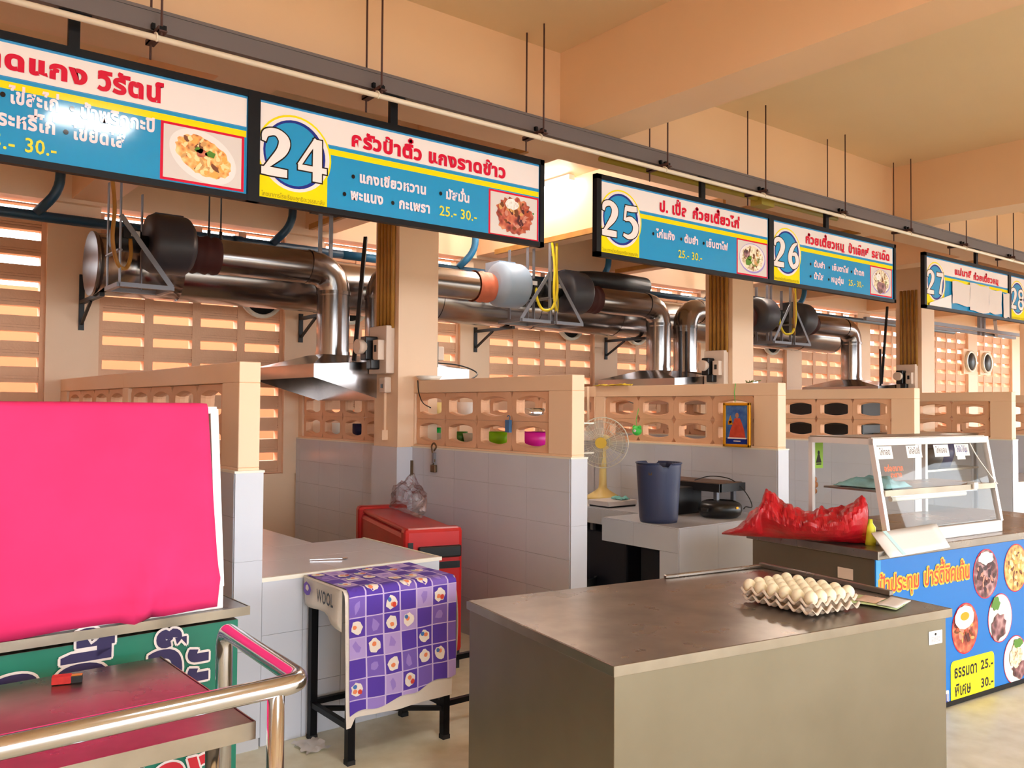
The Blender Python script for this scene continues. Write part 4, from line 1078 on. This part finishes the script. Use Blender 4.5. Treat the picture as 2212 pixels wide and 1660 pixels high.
# cloth with printed checks
vio = [mat('violet_dark', hex2(88,60,176), .85), mat('violet_mid', hex2(124,98,196), .85), mat('violet_light', hex2(156,132,216), .85), mat('violet_pale', hex2(182,160,226), .85)]
lin = mat('lilac_line', hex2(206,190,236), .85); shw = mat('cream_wool_print', hex2(240,232,226), .85); sho = mat('orange_face_print', hex2(236,140,96), .85); shb = mat('blue_print', hex2(70,120,190), .85); shr = mat('red_print', hex2(214,70,56), .85)
TOPD = yb_-ya+.01; FR = .53
def cloth_pt(s_, t, off=0):
    """s_ 0..1 across x; t arc length from the back edge, over the top, down the front"""
    x = xa-.012+s_*(xb_-xa+.030)
    if t < TOPD-.02: y, z, n = yb_-t, .760, Vector((0,0,1))
    elif t < TOPD+.02:
        a = (t-TOPD+.02)/.04*PI/2; y = ya+.012-.028*math.sin(a)+.0; z = .732+.028*math.cos(a); n = Vector((0,-math.sin(a),math.cos(a)))
    else:
        d_ = t-TOPD-.02; y = ya-.018-.018*d_*2+.010*math.sin(s_*9+1)*d_*2-.012*noise.noise(Vector((s_*3, d_*4, 1))); z = .732-d_; n = Vector((0,-1,0))
        x += (.5-s_)*.02*d_
        if s_ > .85: y += (s_-.85)*.25*d_
    z += .003*noise.noise(Vector((x*14, t*9, 0)))
    return Vector((x, y, z))+n*off
cl = thing('checked_cloth', 'purple checked cloth with little sheep prints draped over the stool', 'cloth', (2.06, 3.4, .76)); O = (2.06, 3.4, .76)
ncx, cw = 6.5, 1/6.5; ch = .088
mb = MB(); tmax = TOPD+FR
import itertools
nS, nT = 78, 110
def tend(s_): return TOPD+FR-.085*s_-.008*math.sin(s_*18)
def colour(s_, t):
    cx = (s_+.012)*6.5; cy = t/ch; i, j = int(cx), int(cy); fx, fy = cx-i, cy-j
    if fx < .05: return 4
    return ((i*7+j*5+(i*j) % 3) % 4) if (i+j) % 2 else ((i+j*3) % 2)
rows = []; t = 0
while t < tmax: rows.append(t); rows.append(min(tmax, t+.005)); t += ch/4; rows += [t, t+ch/4, t+ch/2] if False else []
ts = []
for q_ in range(int(tmax/ch)+2):
    for f_ in (0, .055, .3, .55, .8): ts.append((q_+f_)*ch)
ts = sorted(ts); vs = []; k = len(ts)
for i in range(nS+1):
    for t in ts: vs.append(cloth_pt(i/nS, min(t, tend(i/nS))))
for i in range(nS):
    for j in range(k-1):
        if ts[j] >= tend(i/nS) and ts[j] >= tend((i+1)/nS): continue
        cc = 4 if j % 5 == 0 else colour((i+.5)/nS, (ts[j]+ts[j+1])/2)
        mb.f.append([i*k+j, (i+1)*k+j, (i+1)*k+j+1, i*k+j+1]); mb.m.append(cc); mb.sm.append(True)
mb.v = [tuple(v) for v in vs]
mb.build('printed_sheet', vio+[lin], cl, O)
pr = MB(); pm = [shw, sho, shb, shr, vio[2], vio[0]]
def blob(s0, t0, rs, rt, mi, lay, n=12, jag=.25):
    c = cloth_pt(s0, t0, .0012*lay); P = [c]
    for q_ in range(n):
        a = 2*PI*q_/n; g = 1+jag*(random.random()-.5); P.append(cloth_pt(s0+rs*g*math.cos(a)/.56, t0+rt*g*math.sin(a), .0012*lay))
    pr.add(P, [(0, 1+(q_+1) % n, 1+q_) for q_ in range(n)], mi)
for i in range(7):
    for j in range(int(tmax/ch)+1):
        s0 = (i+.5)/6.5-.012; t0 = (j+.52)*ch
        if s0 > .97 or t0 > tmax-.10*s0-.05: continue
        if (i+2*j) % 3 == 0 or (i*j) % 5 == 2:
            blob(s0, t0, .028, .030, 0, 2, 14, .3); blob(s0+random.uniform(-.02,.02), t0+random.uniform(-.012,.012), .011, .010, 1, 3, 9)
            if (i+j) % 2: blob(s0-.02, t0-.014, .010, .010, 2, 4, 8)
            if j % 4 == 1: blob(s0+.022, t0+.01, .011, .012, 3, 4, 8)
        else:
            blob(s0, t0, .018, .022, 4 if (i+j) % 2 else 5, 1, 7, 1.1)
pr.build('sheep_print', pm, cl, O, kind='stuff')
# white lining sheet behind, hanging a little lower
P = []
for i in range(25):
    row = []
    for j in range(31):
        s_ = -.03+1.0*i/24; t = .0+(tmax+.012)*j/30 if i > 1 else .0+(tmax+.05)*j/30
        p_ = cloth_pt(s_, t, -.006); row.append(p_)
    P.append(row)
MB().grid(P).build('lining', cloth_back, cl, O, label='white underside sheet')
P = [[(xa-.020-.012*math.sin(j)*(i/6), ya+.03+.38*j/10, .758-.022*i-(.10*max(0, .55-j/10))*(i/6)) for j in range(11)] for i in range(7)]
MB().grid(P).build('side_flap', cloth_back, cl, O, solid=.002)
cv = Canvas((xa-.036, ya+.40, .70), (0,-1,0), (0,0,1), (-1,0,0), .001)
cv.text('WOOL', .16, .32, -.03, .045, I_black, 2, .02); cv.disc(.06, .01, .04, .03, vio[1], 2, 14, .3); cv.disc(.06, .015, .016, .014, shw, 3, 12, .3)
o = cv.mb.build('flap_print', cv.mats, cl, O)
P = [[(xb_+.012+.045*(i/10)*(1-i/10)*2+.012*math.sin(j*.9)*i/10, ya-.01+.25*(j/8)*(1-.3*i/10), .757-.46*i/10*(1-.55*j/8)) for j in range(9)] for i in range(11)]
MB().grid(P).build('side_flap', cloth_back, cl, O, solid=.002)
o = MB().grid([[(1.70+.12*i/8+.01*math.sin(j*2), 3.60+.16*j/8, .004+.03*abs(noise.noise(Vector((i*.7, j*.7, 3))))) for j in range(9)] for i in range(9)]).build('tissue', paperw, None, (1.7, 3.6, 0)); tag(o, 'crumpled white tissue on the floor by the tiled counter', 'litter')

# ------------------------------------------------------------------ red cooler, bag, padlock in stall 24
az = R(75-90)
cr = thing('red_cooler', 'big red plastic cooler box behind the tiled counter', 'cooler', (2.64, 4.33, 0), az)
MB().box(.02, .34, .04, 1.20, .12, .80).build('body', red_pl, cr, bevel=.03)
MB().box(0, .36, .0, .10, .10, .84).build('front_rim', red_pl, cr, bevel=.025)
MB().box(0, .36, 1.14, 1.24, .10, .85).build('rear_rim', red_pl, cr, bevel=.025)
MB().box(.03, .33, .1, 1.15, .80, .83).build('lid', red_pl, cr, bevel=.012)
MB().box(.08, .345, -.022, .01, .665, .735).build('handle', blackp, cr, bevel=.01)
MB().box(.02, .05, -.008, .005, .64, .76).box(.09, .34, -.005, .01, .60, .64).build('handle_recess', blackp, cr)
MB().box(.01, .35, .02, 1.2, 0, .12).build('plinth', iron, cr)
q = Matrix.Translation((2.64, 4.33, 0)) @ Matrix.Rotation(az, 4, 'Z') @ Vector((.25, .78, .835))
bag('clear_bag', 'thin clear plastic bag crumpled on the red cooler', [(-.28,.02,.01),(-.2,.16,.05),(-.08,.2,.14),(.02,.22,.20),(.1,.18,.22),(.2,.14,.10),(.3,.02,.02)], filmy, q, az-PI/2, .04, seed=4)
o = thing('padlock', 'old padlock hanging from a hasp on the tiled partition', 'padlock', (3.45, 5.25, 1.165))
MB().tube(bez([(-.01, .0, .07), (-.012, -.03, .10), (-.012, 0, .125), (-.012, .03, .10), (-.012, .012, .04), (-.012, -.01, -.0), (-.012, .01, -.03)], 5), .006, 8).build('shackle', brass, o)
MB().box(-.024, -.002, -.03, .03, -.085, -.03).build('lock_body', brass, o, bevel=.005)
MB().box(-.022, -.002, -.012, .012, -.02, .055).build('hasp', angle_m, o)
o = MB().box(3.435, 3.458, 5.55, 5.575, 1.03, 1.15).build('door_bolt', brass, None, (3.45, 5.56, 1.1)); tag(o, 'dark metal bolt bracket in the corner by the first column', 'bracket')
o = MB().bar((1.95, 4.12, .766), (2.1, 4.05, .768), .006, .003).lathe([(0,0),(.014,.001),(.016,.005)], (2.11, 4.045, .764), 12).build('spoon', steel_bright, None, (2, 4.1, .766)); tag(o, 'metal spoon lying on the tiled counter', 'spoon')
o = MB().bar((1.7, 4.9, .764), (1.95, 4.75, .764), .006, .006).build('stick', mat('reddish_stick', hex2(150,90,80), .6), None, (1.7, 4.9, .764)); tag(o, 'thin reddish stick on the tiled counter', 'stick')

# bowls and cups seen through the partition holes (next stall's shelf)
sb = thing('wall_shelf', 'steel wire shelf behind the pierced partition', 'shelf', (3.75, 4.9, 1.2)); O = (3.75, 4.9, 1.2)
MB().box(3.60, 3.88, 4.05, 5.57, 1.258, 1.268).box(3.70, 3.88, 5.57, 5.9, 1.258, 1.268).build('board', steel, sb, O)
MB().box(3.60, 3.88, 4.05, 5.57, 1.45, 1.458).box(3.70, 3.88, 5.57, 5.9, 1.45, 1.458).build('board', steel, sb, O)
def cup(x, y, z, r, h, m_, label, cat='bowl', r2=None):
    o = MB().lathe([(0, 0), (r*.6, 0), (r2 or r*.85, h*.4), (r, h), (r*.93, h), ((r2 or r*.85)*.92, h*.42), (0, .01)], n=18).build('bowl' if cat == 'bowl' else cat, m_, None, loc=(x, y, z)); tag(o, label, cat)
cup(3.73, 4.46, 1.268, .12, .12, mat('magenta_plastic', hex2(224,30,160), .35), 'magenta bowl in the lower right hole')
cup(3.73, 4.86, 1.268, .105, .11, mat('lime_plastic', hex2(150,216,20), .35), 'lime green bowl in a lower hole')
cup(3.72, 5.32, 1.268, .055, .10, mat('leaf_green_plastic', hex2(80,140,50), .35), 'leaf green cup in the second lower hole', 'cup')
cup(3.74, 5.20, 1.268, .07, .09, ceramic, 'white ceramic bowl beside the leaf green cup')
cup(3.76, 5.74, 1.268, .06, .12, mat('bright_green_cup', hex2(10,170,60), .35), 'bright green cup in the lower left hole', 'cup')
cup(3.75, 5.62, 1.268, .055, .08, ceramic, 'white cup in the lower left hole', 'cup')
cup(3.72, 4.50, 1.458, .10, .09, steel_bright, 'shiny steel bowl in the upper right hole')
cup(3.72, 5.24, 1.458, .08, .13, white, 'white tub in an upper hole', 'tub')
cup(3.76, 5.72, 1.458, .08, .13, cream, 'cream tub in the upper left hole', 'tub')
# same for the rear part, left of the column
for k, (y, z, m_, lb, c_) in enumerate(((6.35, 1.268, mat('royal_blue_plastic', hex2(30,50,130), .4), 'dark blue cup behind the far pierced wall, lower hole', 'cup'), (6.85, 1.268, mat('navy_plastic', hex2(16,24,70), .4), 'navy cup behind the far pierced wall', 'cup'), (7.3, 1.268, ceramic, 'white bowl behind the far pierced wall', 'bowl'))):
    cup(3.70, y, z, .08, .13, m_, lb, c_)
sb2 = thing('wall_shelf', 'steel shelf behind the far pierced wall, left of the column', 'shelf', (3.75, 6.8, 1.2)); MB().box(3.60, 3.86, 6.1, 7.55, 1.258, 1.268).build('board', steel, sb2, (3.75, 6.8, 1.2))
o = MB().box(-.012, .012, -.02, .02, -.05, .03).tube(bez([(0,-.01,.03),(0,-.015,.05),(0,.0,.06),(0,.012,.05)], 4), .003, 6).build('peg', mat('blue_peg_plastic', hex2(60,110,160), .5), None, loc=(3.46, 4.41, 1.44)); tag(o, 'blue plastic clothes peg on the pierced partition', 'peg')
o = MB().lathe([(0,0),(.075,0),(.10,.03),(.095,.03),(.07,.008),(0,.006)], n=24).build('dish', ceramic, None, loc=(3.52, 5.45, 1.752)); tag(o, 'white dish on top of the partition next to the first column', 'dish')
o = MB().tube(bez([(3.465, 5.52, 1.75), (3.462, 5.5, 1.66), (3.45, 5.42, 1.58), (3.44, 5.30, 1.545)], 6), .004, 6).build('cable', blackp, None, (3.46, 5.5, 1.6)); tag(o, 'thin black cable running down into the first hole', 'cable')
o = MB().tube(bez([(3.70, 5.70, 1.9), (3.9, 5.6, 1.88), (4.0, 5.5, 1.82), (3.85, 5.4, 1.76), (3.7, 5.3, 1.755)], 6), .006, 6).build('cable', blackp, None, (3.7, 5.6, 1.8)); tag(o, 'black cable loop right of the first column', 'cable')

# ------------------------------------------------------------------ stall 25: fan, bin, grill table, pan, picture
fn = thing('desk_fan', 'cream desk fan with clear blades on the tiled counter', 'fan', (5.28, 5.40, .766), R(-143)); fn.scale = (1.1, 1.1, 1.06)
# local -y faces the viewer after rotation; build with face toward +x
def along(o): o.rotation_euler = (0, 0, 0)
MB().lathe([(0,0),(.13,0),(.14,.012),(.12,.03),(.07,.06),(.05,.075),(.035,.09),(.03,.12),(.026,.27),(.0,.28)], n=24, sx=1.1).build('base', cream, fn)
MB().cyl((0,0,.25), (0,0,.42), .030, 14, r2=.024).build('neck', cream, fn)
MB().tube([(-.13,0,.46),(-.12,0,.46),(-.03,0,.46),(.0,0,.46)], [.035,.06,.065,.05], 18).build('motor', cream, fn)
rg = MB()
def ringv(r, x, w=.003): return [(x, r*math.cos(2*PI*k/36), .46+r*math.sin(2*PI*k/36)) for k in range(37)]
for r_, x in ((.205, .04), (.205, .03)): rg.tube(ringv(r_, x), .004, 6, caps=False)
for r_, x in ((.17, .085), (.12, .10), (.07, .105), (.17, -.01), (.1, -.03)): rg.tube(ringv(r_, x), .0015, 4, caps=False)
for k in range(44):
    a = 2*PI*k/44; c_, s_ = math.cos(a), math.sin(a)
    rg.tube([(.105, .05*c_, .46+.05*s_), (.10, .13*c_, .46+.13*s_), (.07, .19*c_, .46+.19*s_), (.035, .205*c_, .46+.205*s_)], .0011, 4, caps=False)
    if k % 2: rg.tube([(-.035, .06*c_, .46+.06*s_), (-.02, .16*c_, .46+.16*s_), (.035, .205*c_, .46+.205*s_)], .0011, 4, caps=False)
rg.build('guard', mat('pale_guard_wire', hex2(222,220,206), .4), fn)
MB().cyl((.10,0,.46), (.112,0,.46), .045, 20).build('badge', mat('yellow_badge', hex2(226,190,70), .4), fn)
MB().cyl((.0,0,.46), (.06,0,.46), .028, 14).build('hub', mat('olive_hub', hex2(170,176,100), .4), fn)
for k in range(3):
    a0 = 2*PI*k/3; P = []
    for i in range(7):
        r_ = .03+.155*i/6; row = []
        for j in range(7):
            a = a0+(j/6-.5)*(1.35-.35*(i/6)); row.append((.03+.035*(j/6-.5), r_*math.cos(a), .46+r_*math.sin(a)))
        P.append(row)
    MB().grid(P).build('blade', fanblur, fn)
o = thing('toy', 'small bright green round toy hanging on the pierced wall beside the fan', 'toy', (5.44, 5.15, 1.36))
MB().sphere((0,0,0), .042, 14).sphere((0,-.03,.03), .018, 10).sphere((0,.03,.03), .018, 10).build('body', greenp, o)
MB().tube([(-.03,-.01,0),(-.045,-.012,0)], [.014,.010], 10).build('face', white, o)
MB().tube(bez([(0,0,.04),(.0,.01,.09),(.03,.02,.15),(.05,0.03,.19)], 4), .0025, 5).build('string', greenp, o)
b = thing('waste_bin', 'tall navy plastic bin with cut-out hand grips on the tiled counter', 'bin', (4.55, 4.10, .766), R(20))
n = 32; P = []
for k, (z, r_) in enumerate(((0,.125),(.03,.131),(.10,.135),(.2,.141),(.3,.147),(.35,.150),(.385,.152),(.41,.153))):
    row = []
    for j in range(n+1):
        a = 2*PI*j/n; zz = z
        if k == 7 and any(abs(((a-c_+PI) % (2*PI))-PI) < .27 for c_ in (.7, .7+PI)): zz = .375
        row.append((r_*math.cos(a), r_*math.sin(a), zz))
    P.append(row)
MB().grid([list(r) for r in zip(*P)]).build('wall', bin_m, b, solid=.004)
MB().lathe([(0,.004),(.124,.004)], n=32).build('bottom', bin_m, b)
rm = MB()
for s0, s1 in ((.99, .7+PI-.29), (.7+PI+.29, 2*PI+.7-.29)):
    rm.tube([(.156*math.cos(s0+(s1-s0)*k/14), .156*math.sin(s0+(s1-s0)*k/14), .408) for k in range(15)], .006, 8)
rm.build('rim', bin_m, b)
MB().box(-.151,-.147,-.012,.012,.33,.352).build('label_spot', brass, b)
g = thing('grill_stand', 'dark wooden-topped stand behind the navy bin', 'stand', (5.26, 4.34, .766))
MB().box(-.13, .15, -.30, .34, .215, .24).build('board', wood_d, g, bevel=.005)
MB().box(-.14, .16, -.32, -.28, .175, .235).box(-.15, -.12, -.32, .34, .175, .235).build('apron', iron, g)
for x, y in ((-.08, -.24), (.12, -.24), (-.1, .3), (.12, .3)): MB().box(x-.015, x+.015, y-.015, y+.015, 0, .215).build('leg', angle_m if y < 0 else iron, g)
MB().box(-.36, -.05, -.08, .26, 0, .20).build('stove_body', iron, g, bevel=.01)
MB().tube(bez([(-.1,-.05,.245),(.0,-.12,.275),(.06,-.25,.262),(.10,-.33,.2),(.13,-.38,.12),(.13,-.40,.06),(.03,-.42,.07),(-.02,-.44,.06)], 6), .004, 6).build('loose_cable', blackp, g)
pn = thing('grill_pan', 'round black electric pan in front of the wooden stand', 'pan', (5.12, 4.02, .766))
MB().lathe([(0,0),(.12,0),(.145,.02),(.155,.05),(.15,.09),(.135,.105),(.10,.11),(0,.10)], n=28, sx=1.05).build('body', blackp, pn)
MB().lathe([(.10,.108),(.11,.117),(.13,.108)], n=28).build('rim', iron, pn)
MB().box(.15,.185,-.03,.03,.05,.075).box(-.185,-.15,-.03,.03,.05,.075).build('handle', blackp, pn, bevel=.006)
MB().box(-.012,.012,-.155,-.146,.07,.085).build('control', gold, pn)
o = thing('weighing_tray', 'flat grey tray with a turquoise rag left of the navy bin', 'tray', (4.98, 4.98, .766))
MB().box(-.16, .16, -.12, .12, .01, .05).build('tray_body', alu, o, bevel=.006); MB().box(-.15,.15,-.11,.11,0,.012).build('foot', blackp, o)
MB().grid([[(.0+.1*i/6, -.1+.12*j/6, .054+.04*abs(noise.noise(Vector((i*.5,j*.6,8))))) for j in range(7)] for i in range(7)]).build('rag', mat('turquoise_rag', hex2(130,206,204), .9), o, solid=.004)
for z, r_, m_, lb, x, y in ((0, .16, bluecrate, 'blue mesh basket under the kneehole', 4.75, 4.25), (0, .14, iron, 'black pot beside the counter post', 4.68, 5.05)):
    o = MB().lathe([(0,0),(r_*.8,0),(r_,.22),(r_*1.04,.23),(r_*.94,.22),(r_*.75,.02),(0,.02)], n=24).build('basket' if m_ is bluecrate else 'pot', m_, None, loc=(x, y, z)); tag(o, lb, 'basket' if m_ is bluecrate else 'pot')
o = MB().box(-.3,.3,-.25,.3,0,.5).build('kneehole_filler', mat('dark_filler', hex2(20,24,40), .6), None, loc=(5.15, 4.25, 0), bevel=.01); tag(o, 'dark crate added for the shade inside the counter kneehole', 'filler')  # dark box standing in for the deep shade of the kneehole
for k_, (x_, y_, h_) in enumerate(((5.1, 4.95, .58), (5.1, 5.6, .6))):
    o = MB().box(-.3,.36,-.3,.3,0,h_).build('shade_filler', MATS['dark_filler'], None, loc=(x_, y_, 0), bevel=.02); tag(o, ('dark crate added for the shade under the side slab, nearest the kneehole', 'dark crate added for the shade under the side slab, below the desk fan')[k_], 'filler')  # dark boxes added so the space below the side slab reads as shade
# gold-framed picture on partition 3
pf = thing('framed_picture', 'gold-framed picture of a monk in an orange robe on a blue ground', 'picture', (5.50, 4.15, 1.43), 0)
fw, fh = .25, .34
m = MB(); x = -.012
m.box(-.022, 0, -fw/2, fw/2, -fh/2, -fh/2+.022).box(-.022, 0, -fw/2, fw/2, fh/2-.022, fh/2).box(-.022, 0, -fw/2, -fw/2+.022, -fh/2, fh/2).box(-.022, 0, fw/2-.022, fw/2, -fh/2, fh/2)
m.build('frame', gold, pf, bevel=.004)
MB().box(-.01, 0, -fw/2+.01, fw/2-.01, -fh/2+.01, fh/2-.01).build('backing', I_black, pf)
cv = Canvas((-.0105, 0, 0), (0,-1,0), (0,0,1), (-1,0,0))
skyb = mat('print_blue_ground', hex2(30,80,160), .3, col2=hex2(90,140,200), scale=14); robe = mat('print_robe', hex2(216,78,50), .35, col2=hex2(190,60,40), scale=30); skin = mat('print_skin', hex2(176,120,90), .4)
cv.rect(-.103, .103, -.148, .148, skyb, 1); cv.rect(-.103, .103, -.148, -.105, I_dblue, 2)
cv.poly([(-.075,-.10),(.08,-.10),(.07,-.04),(.045,.02),(.03,.05),(-.02,.05),(-.035,.01),(-.06,-.04)], robe, 3)
cv.disc(.003, .072, .016, .021, skin, 4, 18); cv.poly([(-.07,.01),(-.055,.01),(-.045,.035),(-.06,.075),(-.075,.035)], gold, 3); cv.poly([(-.085,.0),(-.035,.0),(-.045,.03),(-.08,.03)], gold, 3)
cv.rect(-.085, .09, -.108, -.098, I_white, 4); cv.rect(-.03, .035, -.128, -.122, I_white, 4)
cv.build('print', pf)
o = MB().tube([(5.515, 4.18, 1.75), (5.512, 4.19, 1.68), (5.508, 4.18, 1.605)], .003, 5).build('ribbon', greenp, None, (5.5, 4.2, 1.7)); tag(o, 'thin green ribbon holding the picture', 'ribbon')
o = MB()
for k in range(9): 
    a = random.random()*6; o.tube([(5.56, 4.10+.02*math.cos(a), 1.755), (5.56+.03*math.cos(a), 4.05+.07*math.sin(a), 1.77)], .003, 5)
o = o.build('dried_leaves', mat('dry_leaf', hex2(120,130,60), .8), None, (5.56, 4.1, 1.75)); tag(o, 'dry green sprigs on top of the picture partition', 'sprig')
# yellow cloth on P3 back top, white blob
o = MB().grid([[(5.50+.10*i/6, 5.35+.4*j/8, 1.755+.03*abs(noise.noise(Vector((i*.6,j*.6,2))))) for j in range(9)] for i in range(7)]).build('yellow_rag', mat('yellow_rag_cloth', hex2(236,206,60), .9), None, (5.5,5.4,1.75), solid=.004); tag(o, 'yellow rag on the far end of the picture partition', 'rag')
o = thing('pipe_riser', 'cream pipe with a white switch box at the far end of the picture partition', 'pipe', (5.49, 5.82, 1.3)); O = tuple(o.location)
MB().cyl((5.50, 5.82, 1.34), (5.50, 5.82, 1.75), .012, 8).build('pipe', peach, o, O); MB().box(5.48, 5.51, 5.77, 5.87, 1.26, 1.34).build('switch_box', white, o, O)
# things in the next stalls seen through holes / above walls
o = MB().box(0,.35,0,.9,0,.3).build('rack_box', iron, None, loc=(8.1, 4.6, 1.45), bevel=.02); tag(o, 'dark equipment seen through the upper holes of the fourth partition', 'box')
o = MB().box(0,.35,0,.9,0,.16).build('rack_box', blackp, None, loc=(8.1, 4.6, 1.26), bevel=.02); tag(o, 'black container seen through the lower holes', 'box')
o = thing('clutter_shelf', 'dark shelf of kitchen clutter in the far stall', 'shelf', (8.9, 4.4, 0)); 
for z in (.5, .95, 1.3): MB().box(-.6,.6,-.3,.3,z,z+.02).build('shelf_board', steel, o)
for x in (-.58,.58):
    for y in (-.28,.28): MB().box(x-.015,x+.015,y-.015,y+.015,0,1.32).build('leg', angle_m, o)
cup(8.6, 4.2, .97, .16, .2, iron, 'black cooking pot in the far stall', 'pot'); cup(9.1, 4.3, .97, .14, .25, mat('navy_pail_plastic', hex2(24,40,90), .4), 'navy pail in the far stall', 'pail')
o = thing('name_board', 'small white board with red writing at the right edge', 'board', (13.2, 3.9, 2.05)); cv = Canvas((0,0,0),(1,0,0),(0,0,1),(0,-1,0)); cv.rrect(0,1.0,0,.38,.08,I_pplate,1); cv.text('ร้านอาหาร',.05,.9,.15,.12,I_red,2,.04); cv.build('board', o)
# far steel framework under sign 28
fr = thing('steel_framework', 'grey hanging steel framework in front of the bright far wall', 'frame', (14, 6, 2.9)); O = (14, 6, 2.9)
for a, b_ in (((12.4,6.2,2.85),(17.8,6.2,2.85)),((12.4,7.0,2.95),(17.8,7.0,2.95)),((12.6,6.2,2.85),(14.5,7.0,3.0)),((15,6.2,3.05),(17,7.0,2.95)),((17.5,6.2,1.4),(17.5,6.2,3.1)),((14.9,6.4,2.8),(14.9,6.4,3.7)),((15.05,6.4,2.8),(15.05,6.4,3.7))):
    MB().bar(a, b_, .05, .05).build('bar', angle_m, fr, O)
